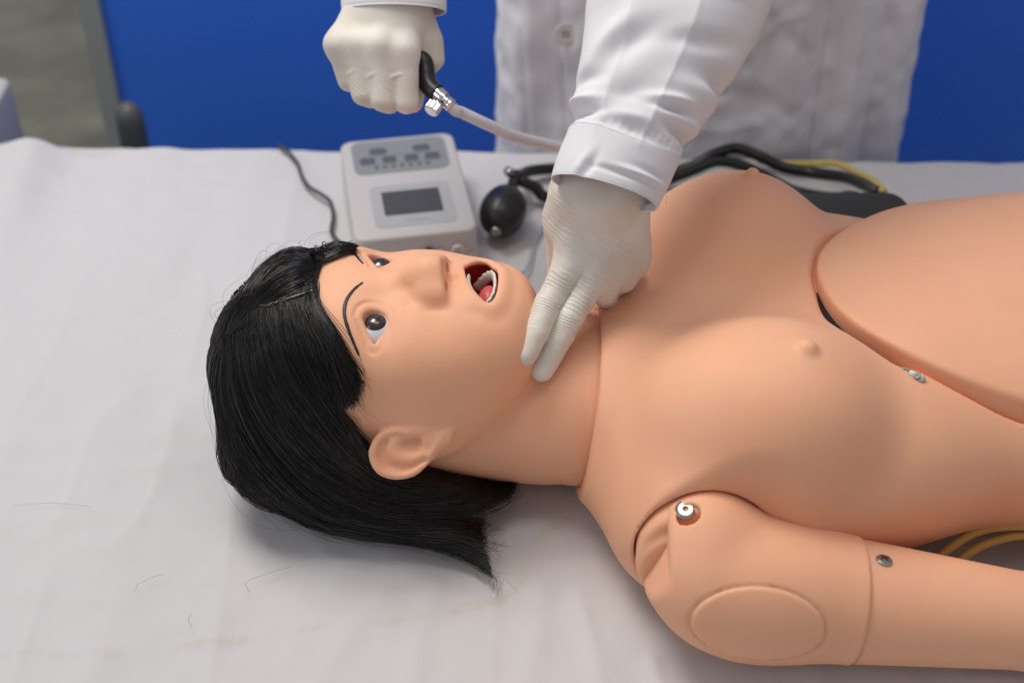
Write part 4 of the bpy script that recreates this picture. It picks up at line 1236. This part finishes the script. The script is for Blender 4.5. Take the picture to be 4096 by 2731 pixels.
# stitching along the cuff seam, each stitch a short raised thread
def stitch_line(V, N, srow, n, step, parent, lift=.0004, f=None):
    m = Mesh(); nv, nu = V.shape[:2]
    for k in range(n):
        t0 = 2 * np.pi * k / n; t1 = t0 + 2 * np.pi / n * .62
        pts = []
        for t in (t0, (t0 + t1) / 2, t1):
            s = srow(t); i = int(round(s * (nv - 1))); jf = t / (2 * np.pi) * nu; j = int(jf) % nu; j2 = (j + 1) % nu; wj = jf - int(jf)
            pts.append((V[i, j] + N[i, j] * lift) * (1 - wj) + (V[i, j2] + N[i, j2] * lift) * wj)
        g, F = tube_geo(pts, .00024, 4); m.add(g, F)
    o = m.build('seam_stitching', M_thread, parent); o['kind'] = 'stuff'
    return o
M_thread = new_mat('white_thread', (0.85, 0.84, 0.85), 0.7)
stitch_line(_V, _N, lambda t: CUFF_S - .006 + .012 * math.sin(t * 2 + 1), 150, 1, left_sleeve)
# loose threads
for pts in ([(.1235, .0360, .2745), (.1262, .036, .2765), (.1275, .0365, .2795), (.1292, .037, .2805)], [(.1085, .012, .2560), (.1100, .010, .2530), (.1095, .009, .2500), (.1110, .009, .2475)]):
    V, F = tube_geo(catmull(pts, 14), .00022, 5)
    mesh_obj('loose_thread', V, F, M_thread, left_sleeve)

RB = [((-.1375, .2200, .2895), (-.0539, .2200, .2895), .030), ((-.1385, .2360, .3100), (-.0530, .236, .310), .031), ((-.142, .262, .345), (-.048, .262, .345), .034),
      ((-.150, .32, .42), (-.030, .32, .42), .045), ((-.140, .40, .52), (.015, .41, .52), .055), ((-.06, .47, .64), (.08, .50, .62), .065)]
def folds_right(T, S, V):
    D = .0012 * nz(V, 18) - .0006 * np.exp(-((S - .015) / .003) ** 2)
    return D + .0010 / (1 + np.exp(np.clip((S - .11) / .002, -30, 30)))
right_sleeve, _V2, _N2 = sleeve('sleeve', RB, folds_right, 120, 140)

# ---- the coat body: a closed loop of cloth hanging from the shoulders
def coat():
    nu, nv = 400, 190
    th = np.linspace(0, 2 * np.pi, nu, endpoint=False)      # 0 = wearer's left (image right)
    zz = np.linspace(-.45, .66, nv)
    TH, ZZ = np.meshgrid(th, zz)
    cx, cy = .214, .595
    ax = .232 + .020 * np.clip(-ZZ, 0, 1) - .05 * np.clip(ZZ - .35, 0, 1); ay = .105 + 0 * ZZ
    p = 2.6
    c, s = np.cos(TH), np.sin(TH)
    r = (np.abs(c) ** p + np.abs(s) ** p) ** (-1 / p)
    X = cx + ax * r * c; Y = cy + ay * r * s
    front = np.clip(-s, 0, 1)
    # vertical folds hanging from the waist
    P = np.stack([X, Y, ZZ], -1)
    d = .0050 * nz(P * (1, 1, .22), 16, 1) + .0050 * nz(P * (1, 1, .5), 38, 2) + .0030 * nz(P, 60, 5) - .0050 * np.abs(nz(P * (1, 1, .7), 24, 8)) ** .6
    u = X
    for c0, k, w, a in ((.005, .03, .014, .010), (.035, .04, .018, -.012), (.345, .10, .016, -.010), (.365, .10, .010, .010), (.395, .06, .015, -.010), (.425, .04, .012, .008), (.30, .25, .014, .006), (.270, .30, .012, -.006), (.225, .1, .03, .006)):
        cc = c0 + k * (.15 - ZZ) * (-.25)
        d = d + a * np.exp(-((u - cc) / w) ** 2) * front
    # crumples at the hip (creases radiating from the pocket corner)
    for (x0, z0, x1, z1, w, a) in ((.185, .090, .235, .112, .004, .006), (.190, .060, .225, .060, .004, -.006), (.200, .075, .205, .040, .004, .005), (.235, .100, .290, .150, .005, .005), (.215, .140, .245, .090, .005, -.005),
                                   (.170, .010, .260, .020, .006, .005), (.240, .060, .300, .030, .008, -.006), (.26, .15, .31, .10, .006, -.005), (.150, .120, .200, .085, .006, .004)):
        dx, dz = x1 - x0, z1 - z0
        t = np.clip(((X - x0) * dx + (ZZ - z0) * dz) / (dx * dx + dz * dz), 0, 1)
        dd = np.hypot(X - x0 - t * dx, ZZ - z0 - t * dz)
        d = d + a * np.exp(-(dd / w) ** 2) * front * (Y < cy)
    Y = Y - d * np.where(s < 0, 1, -1) * np.abs(s) ** .5
    X = X + d * .6 * np.sign(c) * np.abs(c)
    V = np.stack([X, Y, ZZ], -1).reshape(-1, 3)
    i, j = np.meshgrid(np.arange(nv - 1), np.arange(nu), indexing='ij'); j2 = (j + 1) % nu
    F = np.stack([i * nu + j, i * nu + j2, (i + 1) * nu + j2, (i + 1) * nu + j], -1).reshape(-1, 4)
    return mesh_obj('lab_coat', V, F, M_coat, person), X, Y, ZZ
lab_coat, CX, CY, CZ = coat()
def coat_front(x, z):
    """y of the coat's front at (x, z)"""
    i = int(np.argmin(np.abs(CZ[:, 0] - z)))
    row = CX[i]; fr = CY[i] < .595
    j = np.where(fr)[0][np.argmin(np.abs(row[fr] - x))]
    return CY[i, j]
def strip(name, xa, xb, za, zb, off, slant=0.0, n=60, m=9, mat=None):
    V = []; 
    for i in range(n):
        z = za + (zb - za) * i / (n - 1)
        for j in range(m):
            x = xa + (xb - xa) * j / (m - 1) + slant * (z - za)
            V.append((x, coat_front(x, z) - off * (1 if 0 < j < m - 1 else .1), z))
    F = [(i * m + j, i * m + j + 1, (i + 1) * m + j + 1, (i + 1) * m + j) for i in range(n - 1) for j in range(m - 1)]
    return mesh_obj(name, V, F, mat or M_coat, lab_coat)
strip('placket', .0350, .0760, -.30, .30, .0040, -.06)
M_button = new_mat('pearl_button', (0.66, 0.62, 0.60), 0.3)
for zc in (.116, -.02, .25):
    xc = .0555 - .06 * (zc + .30) + .0255
    y = coat_front(xc, zc) - .0045
    V, F = lathe_geo([(.0115, 0), (.0125, .0010), (.0120, .0022), (.0095, .0018), (.0001, .0016)], (xc, y, zc), (0, -1, .15), 36)
    b = mesh_obj('button', V, F, M_button, lab_coat)
    for sx in (-1, 1):
        for sz in (-1, 1):
            V, F = lathe_geo([(.0012, 0), (.0012, .0006)], (xc + sx * .0022, y - .0016, zc + sz * .0022), (0, -1, .15), 10)
            mesh_obj('button_hole', V, F, M_dark, b)
# side vent flap (the free edge of the overlapping front)
strip('coat_flap', .330, .392, -.30, .17, .0055, -.01)
# ================================================================== things on the bed
M_abs = new_mat('light_grey_plastic', (0.53, 0.51, 0.495), 0.5)
M_panel = new_mat('grey_panel_film', (0.26, 0.27, 0.265), 0.4)
M_bezel = new_mat('pale_screen_surround', (0.42, 0.43, 0.425), 0.4)
M_screen = new_mat('grey_lcd_glass', (0.070, 0.068, 0.060), 0.45)
M_key = new_mat('slate_key', (0.11, 0.125, 0.15), 0.5)
M_ink = new_mat('dark_print', (0.06, 0.065, 0.07), 0.5)
M_rubber = new_mat('black_rubber', (0.012, 0.012, 0.013), 0.38)
M_rubber2 = new_mat('black_hose', (0.010, 0.012, 0.012), 0.30)
DEV_C = (-.1035, .3315, 0.0); DEV_R = 10.0
device = thing('control_box', 'light grey control box with key pad and blank grey screen behind the manikin head', 'control box', DEV_C)
def dplace(x, y, z): return np.array(Matrix.Translation(DEV_C) @ Matrix.Rotation(math.radians(DEV_R), 4, 'Z') @ Matrix.Translation((x, y, z)))
def taper(o, k0=1.0, k1=1.0, h=.09): 
    o = np.array(o); f = k0 + (k1 - k0) * (o[:, 1] + h) / (2 * h); o[:, 0] *= f; return o
def dev(name, w, h, r, x, y, z0, z1, mat, parent=device, bev=.0, tp=(1, 1), n=6):
    V, F = prism_geo(taper(rounded_outline(w, h, r, n), *tp), z0, z1, bev, dplace(x, y, 0))
    o = mesh_obj(name, V, F, mat, parent); shade_flat_bits(o, 40); return o
base = dev('lower_shell', .117, .176, .010, 0, 0, .002, .024, M_abs, bev=.0008)
top = dev('upper_shell', .1155, .1745, .011, 0, 0, .0250, .0500, M_abs, bev=.0035)
dev('key_panel', .096, .060, .010, 0, .051, .0498, .0505, M_panel, tp=(.98, 1.0))
# key rows
for kx, ky, kw, kh in ((-.0215, .0610, .0175, .0115), (.0225, .0610, .0175, .0115), (-.0330, .0445, .0150, .0105), (-.0115, .0445, .0140, .0110), (.0105, .0445, .0140, .0110), (.0315, .0445, .0150, .0105)):
    k = dev('key', kw, kh, .0032, kx, ky, .0504, .0512, M_key, bev=.0003)
    m = Mesh()
    for q in range(3):
        for st in range(3):
            V, F = prism_geo(rounded_outline(.0026, .0005, .0002, 1), .0512, .05135, 0, dplace(kx - .0042 + .0042 * q, ky + (st - 1) * .0016, 0)); m.add(V, F)
        V, F = prism_geo(rounded_outline(.0005, .0044, .0002, 1), .0512, .05137, 0, dplace(kx - .0042 + .0042 * q, ky, 0)); m.add(V, F)
    m.build('key_lettering', M_ink, k, False)
# outline round the lower row
def ring_geo(w, h, r, t, z0, z1, M):
    a = rounded_outline(w, h, r, 8); b = rounded_outline(w - 2 * t, h - 2 * t, r - t, 8); n = len(a)
    V = np.vstack([np.column_stack([a, np.full(n, z1)]), np.column_stack([b, np.full(n, z1)]), np.column_stack([a, np.full(n, z0)]), np.column_stack([b, np.full(n, z0)])])
    F = []
    for j in range(n):
        k = (j + 1) % n
        F += [(j, k, n + k, n + j), (2 * n + j, 2 * n + k, k, j), (n + j, n + k, 3 * n + k, 3 * n + j)]
    return V @ M[:3, :3].T + M[:3, 3], F
V, F = ring_geo(.084, .0150, .0072, .0006, .0505, .0507, dplace(0, .0445, 0)); mesh_obj('key_outline', V, F, M_key, device, False)
# seven printed characters under the keys
m = Mesh()
for q in range(7):
    cx = -.0255 + .0085 * q
    for st in (-1, 0, 1):
        V, F = prism_geo(rounded_outline(.0044, .0006, .0002, 1), .0505, .05075, 0, dplace(cx, .0318 + st * .0015 , 0)); m.add(V, F)
    V, F = prism_geo(rounded_outline(.0006, .0048, .0002, 1), .0505, .0508, 0, dplace(cx + (-.001, .0008, 0, .001, -.0006, .0012, 0)[q], .0318, 0)); m.add(V, F)
m.build('title_lettering', M_ink, device, False)
# screen
dev('screen_surround', .078, .070, .007, .002, -.0365, .0498, .0504, M_bezel)
dev('screen', .0560, .0400, .0012, .002, -.0325, .0503, .0506, M_screen)
m = Mesh()
for q in range(11):
    if q == 8: continue
    V, F = prism_geo(rounded_outline(.0011, .0013, .0002, 1), .0504, .05055, 0, dplace(-.0065 + .0019 * q, -.0630, 0)); m.add(V, F)
m.build('caption_lettering', M_key, device, False)
# sockets on the front face
for sx, r, mt in ((.010, .0048, M_rubber), (.0215, .0028, M_abs), (.0375, .0060, M_button)):
    c = dplace(sx, -.0885, .030)[:3, 3]; ax = dplace(0, -1, 0)[:3, 3] - dplace(0, 0, 0)[:3, 3]
    V, F = lathe_geo([(r, -.002), (r, .003), (r * .75, .004), (r * .6, .001), (.0001, .001)], c, ax, 24)
    mesh_obj('socket', V, F, mt, device)

def tube_thing(name, label, cat, pts, rad, mat, n=120, seg=12, group=None, rads=None):
    path = catmull(pts, n)
    V, F = tube_geo(path, rad if rads is None else rads, seg)
    base = path[0]
    o = mesh_obj(name, V, F, mat, None, True, loc=tuple(base))
    return tag(o, label, cat, group)
M_cable = new_mat('dark_grey_cable', (0.055, 0.055, 0.050), 0.5)
tube_thing('cable', 'thin dark grey cable curving over the sheet left of the control box', 'cable',
    [(-.2560, .4950, -.030), (-.2520, .4850, -.004), (-.2460, .4700, .0030), (-.2390, .4620, .0035), (-.2265, .4400, .0025), (-.2200, .4180, .0025), (-.2100, .3970, .0025), (-.1960, .3830, .0025), (-.1850, .3690, .0025), (-.1795, .3430, .0025), (-.1790, .3180, .0025), (-.1720, .3030, .0025), (-.1600, .2900, .003), (-.1500, .2760, .004), (-.1400, .2500, .005)], .0021, M_cable, 160)
V, F = tube_geo(catmull([(-.2520, .4745, .0020), (-.2480, .4735, .0080), (-.2430, .4690, .0080), (-.2405, .4600, .0020)], 16), .0022, 8)

bulb = thing('pressure_cuff_bulb', 'black rubber squeeze bulb with metal valve lying beside the grey control box', 'squeeze bulb', (-.0100, .3230, 0.0))
bax = np.array([-.20, -.86, -.08]); bax /= np.linalg.norm(bax)
bc = np.array([-.0085, .3230, .0240])
prof = [(.006, -.046), (.0075, -.040), (.010, -.034), (.0165, -.027), (.0225, -.018), (.0262, -.007), (.0272, .003), (.0258, .013), (.0215, .023), (.0150, .0300), (.0095, .0335), (.0060, .0345)]
pc = catmull([(a * .84, b * .90, 0) for a, b in prof], 48)[:, :2]
V, F = lathe_geo([tuple(p) for p in pc], bc, bax, 40); mesh_obj('bulb', V, F, M_rubber, bulb)
V, F = lathe_geo([(.0044, .0295), (.0052, .0325), (.0044, .0345), (.0028, .0350), (.0023, .032), (.0001, .032)], bc, bax, 24); mesh_obj('end_valve', V, F, M_steel, bulb)
V, F = lathe_geo([(.0052, -.038), (.0060, -.046), (.0060, -.058), (.0050, -.060)], bc, bax, 20); mesh_obj('hose_fitting', V, F, M_rubber, bulb)
V, F = lathe_geo([(.0030, .004), (.0030, .009), (.0048, .0095), (.0048, .0150), (.0040, .016)], bc - bax * .048, (-.5, -.1, 1), 16); mesh_obj('thumb_screw', V, F, M_steel, bulb)

tube_thing('hose', 'thick black hose from the squeeze bulb to the arm cuff, farther of the two hoses', 'hose',
    [(.0030, .3700, .030), (.0060, .3850, .022), (.0180, .4080, .014), (.0427, .4220, .0080), (.0745, .4220, .0080), (.1148, .4120, .0080), (.1546, .4060, .012), (.1857, .4080, .020), (.2078, .4150, .030), (.2316, .4230, .032), (.2550, .4150, .028), (.2799, .4060, .020), (.3096, .3960, .020), (.3342, .3660, .034), (.3440, .3200, .054), (.3450, .290, .068)], .0059, M_rubber2, 200, 16)
tube_thing('hose', 'thick black hose leaving the bulb neck and lying in front of the other hose', 'hose',
    [(.0080, .3720, .026), (.0230, .3730, .018), (.0330, .3690, .0090), (.0520, .3730, .0080), (.0998, .3820, .0080), (.1500, .3880, .014), (.1850, .4000, .020), (.2110, .4080, .026), (.2371, .4060, .022), (.2625, .3960, .014), (.2852, .3770, .0110), (.3042, .3600, .016), (.3190, .3300, .034), (.3230, .3000, .056), (.324, .280, .068)], .0059, M_rubber2, 200, 16)
M_latex = new_mat('yellow_rubber_tube', (0.60, 0.48, 0.13), 0.4)
_b = nodes(M_latex)[2]; _b.inputs['Subsurface Weight'].default_value = .2; _b.inputs['Subsurface Scale'].default_value = .003
tube_thing('tube', 'yellow rubber tube curving from the coat down to the grey arm cuff', 'tube',
    [(.2600, .4400, .006), (.2931, .4280, .010), (.3202, .4256, .012), (.3360, .4090, .022), (.3480, .3700, .036), (.3500, .3200, .060), (.3500, .285, .072)], .0036, M_latex, 100)
M_amber = new_mat('amber_rubber_tube', (0.62, 0.40, 0.10), 0.35)
_b = nodes(M_amber)[2]; _b.inputs['Subsurface Weight'].default_value = .25; _b.inputs['Subsurface Scale'].default_value = .003
tube_thing('tube', 'amber tube arching between the manikin side and forearm, the upper one of two', 'tube',
    [(.2950, -.1520, .008), (.3070, -.1350, .022), (.3292, -.1213, .034), (.3498, -.1144, .041), (.3783, -.1146, .045), (.420, -.118, .040), (.47, -.13, .02)], .0033, M_amber, 100)
tube_thing('tube', 'amber tube arching between the manikin side and forearm, the lower one of two', 'tube',
    [(.3080, -.1540, .006), (.3200, -.1380, .016), (.3405, -.1230, .026), (.3625, -.1160, .032), (.3850, -.1160, .036), (.425, -.122, .030), (.47, -.138, .014)], .0033, M_amber, 100)
M_clear = new_mat('clear_blue_tube', (0.70, 0.76, 0.84), 0.15)
nodes(M_clear)[2].inputs['Transmission Weight'].default_value = .75
tube_thing('tube', 'thin clear bluish tube lying on the sheet behind the manikin chin', 'tube',
    [(.0330, .3300, .003), (.0230, .3000, .003), (.0190, .2760, .003), (.0140, .2560, .003), (.0000, .2350, .003), (-.0150, .2150, .003), (-.02, .19, .003)], .0017, M_clear, 80)

# arm cuff round the far arm
M_cuff = new_mat('charcoal_cuff_cloth', (0.032, 0.035, 0.036), 0.85); add_bump(M_cuff, 500, .3, .0006)
cuff = thing('arm_cuff', 'dark grey blood pressure cuff wrapped round the far arm of the manikin', 'arm cuff', (.30, .215, 0.0))
def cuff_sdf(P):
    a, b = np.array([.205, .2040, .0500]), np.array([.362, .2200, .0400])
    d = (b - a) / np.linalg.norm(b - a)
    q = P - A3(*a); t = q @ A3(*d)
    r = np.linalg.norm((q - t[:, None] * A3(*d)) * A3(1, 1, 1.0), axis=1)
    R = .0620
    f = smax(r - R, np.abs(t - .076) - .076, .016)
    return np.maximum(f, .001 - P[:, 2])
sdf_obj('cuff_wrap', cuff_sdf, (.19, .13, 0), (.40, .30, .13), .003, M_cuff, cuff)

# hand pump held in the right glove
pump = thing('hand_pump', 'black rubber pump held in the raised gloved fist, with chrome valve and clear tube', 'hand pump', (-.070, .190, .235))
V, F = tube_geo(catmull([(-.0840, .2090, .2560), (-.0740, .2020, .2570), (-.0705, .1930, .2520), (-.0690, .1850, .2460), (-.0640, .1775, .2425), (-.0605, .1745, .2412)], 40), np.concatenate([np.linspace(.011, .0078, 16), np.linspace(.0078, .0078, 24)]), 24)
mesh_obj('rubber_neck', V, F, M_rubber, pump)
M_chrome = new_mat('chrome', (0.72, 0.72, 0.72), 0.10, Metallic=1.0)
vd = np.array([-.0504 + .0607, .1668 - .1744, .2356 - .2415]); vd /= np.linalg.norm(vd)
V, F = lathe_geo([(.0058, 0), (.0063, .0010), (.0063, .0105), (.0050, .0112), (.0044, .0116), (.0044, .0135)], (-.0625, .1758, .2425), vd, 32); shade_flat_bits(mesh_obj('valve_body', V, F, M_chrome, pump))
V, F = lathe_geo([(.0046, 0), (.0056, .0012), (.0056, .0022), (.0046, .0034), (.0056, .0046), (.0056, .0056), (.0046, .0066), (.0040, .0080)], np.array([-.0625, .1758, .2425]) + vd * .0125, vd, 24); mesh_obj('hose_barb', V, F, M_chrome, pump)
ka = np.array([-.0065, -.0100, -.0045]); ka /= np.linalg.norm(ka)
kc = np.array([-.0590, .1680, .2382])
V, F = lathe_geo([(.0022, 0), (.0022, .0045)], kc, ka, 14); mesh_obj('valve_stem', V, F, M_chrome, pump)
def knurl():
    a, b, d = frame_of(ka); V = []; F = []; n = 72
    for r, h in ((.0050, .0040), (.0060, .0048), (.0060, .0115), (.0052, .0124), (.0001, .0126)):
        for j in range(n):
            t = 2 * math.pi * j / n; rr = r + (.00035 if j % 3 == 0 else 0) * (r > .0055)
            V.append(kc + d * h + rr * (math.cos(t) * a + math.sin(t) * b))
    for i in range(4):
        for j in range(n):
            k = (j + 1) % n; F.append((i * n + j, i * n + k, (i + 1) * n + k, (i + 1) * n + j))
    o = mesh_obj('valve_knob', V, F, M_chrome, pump); shade_flat_bits(o, 25)
knurl()
M_pvc = new_mat('clear_pvc_tube', (0.86, 0.85, 0.88), 0.12)
nodes(M_pvc)[2].inputs['Transmission Weight'].default_value = .55; nodes(M_pvc)[2].inputs['IOR'].default_value = 1.35
tp = catmull([tuple(np.array([-.0625, .1758, .2425]) + vd * .0150), (-.0455, .1650, .2310), (-.0408, .1684, .2272), (-.0234, .1712, .2159), (.0014, .1815, .1971), (.0272, .1944, .1814), (.0533, .1994, .1718), (.0896, .1897, .1700), (.115, .20, .12)], 120)
V, F = tube_geo(tp, .0048, 20, False); mesh_obj('clear_tube', V, F, M_pvc, pump)
V, F = tube_geo(tp[4:], .0026, 14, False); V2, F2 = V, [tuple(reversed(f)) for f in F]; mesh_obj('tube_bore', V2, F2, M_pvc, pump)
# ================================================================== bed, screen, floor, wall
def sheet_material():
    m = new_mat('white_bed_sheet', (0.70, 0.69, 0.70), 0.85)
    N, L, b = nodes(m)
    at = N.new('ShaderNodeAttribute'); at.attribute_name = 'stain'
    mx = N.new('ShaderNodeMix'); mx.data_type = 'RGBA'
    mx.inputs['A'].default_value = (.590, .582, .592, 1); mx.inputs['B'].default_value = (.52, .49, .40, 1)
    L.new(at.outputs['Fac'], mx.inputs['Factor']); L.new(mx.outputs['Result'], b.inputs['Base Color'])
    specks(m, 14, .0005, .30, (.12, .11, .10))
    add_bump(m, 60, .05, .0015, 4)
    add_bump(m, 1300, .25, .0003, 1, stretch=(1, .15, 1))
    return m
M_sheet = sheet_material()
STAIN = [(-.3861, -.1919), (-.3205, -.1919), (-.2741, -.1896), (-.2283, -.1834), (-.1698, -.1731), (-.1323, -.1683), (-.088, -.1643), (-.0564, -.157), (-.0245, -.148), (-.0019, -.1389), (.0095, -.1228), (.008, -.1099), (.0165, -.0878), (.0293, -.0719), (.0459, -.0626)]
def bed():
    x0, x1, y0, y1 = -.75, .85, -.52, .4805
    nx, ny = 560, 350
    xs = np.linspace(x0, x1, nx); vs = np.linspace(0, 1, ny)
    # the last rows go over the far edge and hang down
    yy = []; zz = []; R = .012; top = y1 - y0
    for v in vs * (top + .30):
        if v < top: yy.append(y0 + v); zz.append(0)
        else:
            a = min((v - top) / R, math.pi / 2)
            yy.append(y1 + R * math.sin(a)); zz.append(-R * (1 - math.cos(a)) - max(0, v - top - R * math.pi / 2))
    X, Yi = np.meshgrid(xs, np.arange(ny)); Y = np.array(yy)[Yi]; Z = np.array(zz)[Yi].copy()
    edge = np.interp(X, [-.55, -.435, -.244, .0, .55], [0.003, .000, -.008, -.0135, -.033]) 
    Y = Y + edge * np.clip((Y - .2) / .28, 0, 1)
    P = np.stack([X, Y, Z * 0], -1)
    on = np.clip((Z + .02) / .02, 0, 1)
    d = .0017 * nz(P * (1, .35, 1), 9, 1) + .0016 * nz(P * (1.2, .5, 1), 22, 2) - .0030 * np.abs(nz(P * (1.3, .45, 1), 12, 11)) ** .55 + .0002 * nz(P * (1, .6, 1), 95, 12) + .0008 * nz(P * (1, 1, 1), 45, 3) + .0006 * nz(P * (.4, 1.4, 1), 60, 7)
    # soft pulled folds radiating from under the head and arm
    for (ax, ay, bx, by, w, a) in ((-.10, -.14, -.20, -.34, .012, .0026), (-.06, -.13, -.09, -.36, .010, .0022), (.02, -.14, .00, -.36, .012, .0028), (.05, -.14, .08, -.34, .008, .0030), (.10, -.20, .12, -.34, .007, .0034),
                                   (-.42, .02, -.26, .04, .012, .0018), (-.45, -.02, -.27, .00, .010, .0016), (-.48, -.08, -.28, -.05, .012, .0018), (-.3, -.2, -.32, -.40, .014, .002), (.16, -.25, .20, -.36, .010, .003),
                                   (-.20, .30, -.165, .24, .006, .003), (.0, .30, .06, .26, .010, .003), (.42, .36, .46, .44, .01, .003)):
        t = np.clip(((X - ax) * (bx - ax) + (Y - ay) * (by - ay)) / ((bx - ax) ** 2 + (by - ay) ** 2), 0, 1)
        dd = np.hypot(X - ax - t * (bx - ax), Y - ay - t * (by - ay))
        d = d + a * np.exp(-(dd / w) ** 2) * (1 - .5 * t)
    # shallow press marks where the manikin lies, so it sits on the cloth
    press = np.exp(-(((X + .12) / .10) ** 2 + (Y / .08) ** 2) ** 2) + np.clip(1 - np.abs(Y) / .18, 0, 1) * np.clip((X + .05) / .05, 0, 1)
    d = d * (1 - .7 * np.clip(press, 0, 1)) - .0025
    # the far left corner is lifted over something below
    d = d + .011 * np.exp(-((X + .520 - (.47 - Y) * .06) / .026) ** 2) * np.exp(-((Y - .475) / .16) ** 2) - .012 * np.exp(-((X + .46) / .04) ** 2) * np.clip((Y - .1) / .4, 0, 1)
    Z = Z + np.where(Z > -.011, d, d * .2)
    Y = Y + (1 - on) * .012 * nz(P * (1, 1, 1), 16, 9)
    # stain mask
    pts = catmull(STAIN, 120)
    D = np.full(X.shape, 1.0)
    sel = (Y < -.03) & (Y > -.24) & (X < .08) & (X > -.46)
    Q = np.stack([X[sel], Y[sel]], -1)
    j = vnoise(np.column_stack([Q, Q[:, 0] * 0]), 55) * .0035 + vnoise(np.column_stack([Q, Q[:, 0] * 0]), 130) * .0018
    dd = np.sqrt(((Q[:, None] - pts[None]) ** 2).sum(-1)).min(1)
    sgn = np.sign(0.0)
    D[sel] = np.abs(dd + j)
    st = np.zeros(X.shape)
    st[sel] = np.exp(-(D[sel] / .0020) ** 2) * np.clip(.80 + .45 * vnoise(np.column_stack([Q, Q[:, 0] * 0]), 30), 0, 1) * .55
    V = np.stack([X, Y, Z], -1).reshape(-1, 3)
    i, j = np.meshgrid(np.arange(ny - 1), np.arange(nx - 1), indexing='ij')
    F = np.stack([i * nx + j, i * nx + j + 1, (i + 1) * nx + j + 1, (i + 1) * nx + j], -1).reshape(-1, 4)
    return V, F, st.ravel()
bedt = thing('treatment_bed', 'bed under the manikin covered with a creased white sheet', 'bed', (0.05, -.02, -.74))
_V3, _F3, _st = bed()
sheet = mesh_obj('bed_sheet', _V3, _F3, M_sheet, bedt, attrs={'stain': _st})
M_frame = new_mat('grey_bed_frame', (0.35, 0.35, 0.35), 0.5)
def boxg(x0, x1, y0, y1, z0, z1):
    V = [(x, y, z) for z in (z0, z1) for x, y in ((x0, y0), (x1, y0), (x1, y1), (x0, y1))]
    return V, [(3, 2, 1, 0), (4, 5, 6, 7), (0, 1, 5, 4), (1, 2, 6, 5), (2, 3, 7, 6), (3, 0, 4, 7)]
mesh_obj('mattress', *boxg(-.74, .84, -.51, .440, -.12, -.012), M_sheet, bedt, False)
for lx in (-.70, .80):
    for ly in (-.46, .40):
        mesh_obj('leg', *boxg(lx - .02, lx + .02, ly - .02, ly + .02, -.74, -.121), M_frame, bedt, False)

# screen board
M_blue = new_mat('blue_board', (0.038, 0.172, 0.78), 0.42)
M_alu = new_mat('grey_board_frame', (0.30, 0.32, 0.31), 0.4)
board = thing('screen_board', 'large blue partition board with a grey frame standing behind the bed', 'partition', (.5, .95, -.74))
mesh_obj('panel', *boxg(-.56, 1.9, .945, .960, -.70, 1.2), M_blue, board, False)
mesh_obj('frame', *boxg(-.587, -.5595, .935, .970, -.74, 1.22), M_alu, board, False)
M_post = new_mat('dark_grey_plastic', (0.085, 0.09, 0.085), 0.5)
prof = [(.0165, -.70), (.0165, -.030), (.0160, -.018), (.0135, -.008), (.0080, -.002), (.0001, 0)]
V, F = lathe_geo(prof, (-.4505, .620, -.030), (0, 0, 1), 28)
tag(mesh_obj('grey_post', V, F, M_post, None, True, loc=(-.4505, .620, -.74)), 'dark grey rounded plastic post standing behind the bed at the edge of the blue board', 'post')
# white crate edge at the far left
cr = thing('white_box', 'white box at the left edge of the photo beyond the raised sheet corner', 'box', (-.64, .50, -.74))
V, F = prism_geo(rounded_outline(.16, .20, .012), 0, .700, .006, place((-.661, .530, -.70)))
M_box = new_mat('white_box_card', (0.48, 0.46, 0.44), 0.6); M_trim = new_mat('beige_trim', (0.45, 0.40, 0.31), 0.6)
mesh_obj('box_body', V, F, M_box, cr)

# floor
M_floor = new_mat('green_grey_marble_floor', (0.20, 0.21, 0.16), 0.4)
mottled(M_floor, (.15, .157, .115), (.33, .33, .26), 6, 6, .3, .7, (1, 1.3, 1))
fl = mesh_obj('floor', [(-4, -2.5, -.74), (4, -2.5, -.74), (4, 5, -.74), (-4, 5, -.74)], [(0, 1, 2, 3)], M_floor, None, False); tag(fl, 'greenish grey mottled floor', kind='structure')
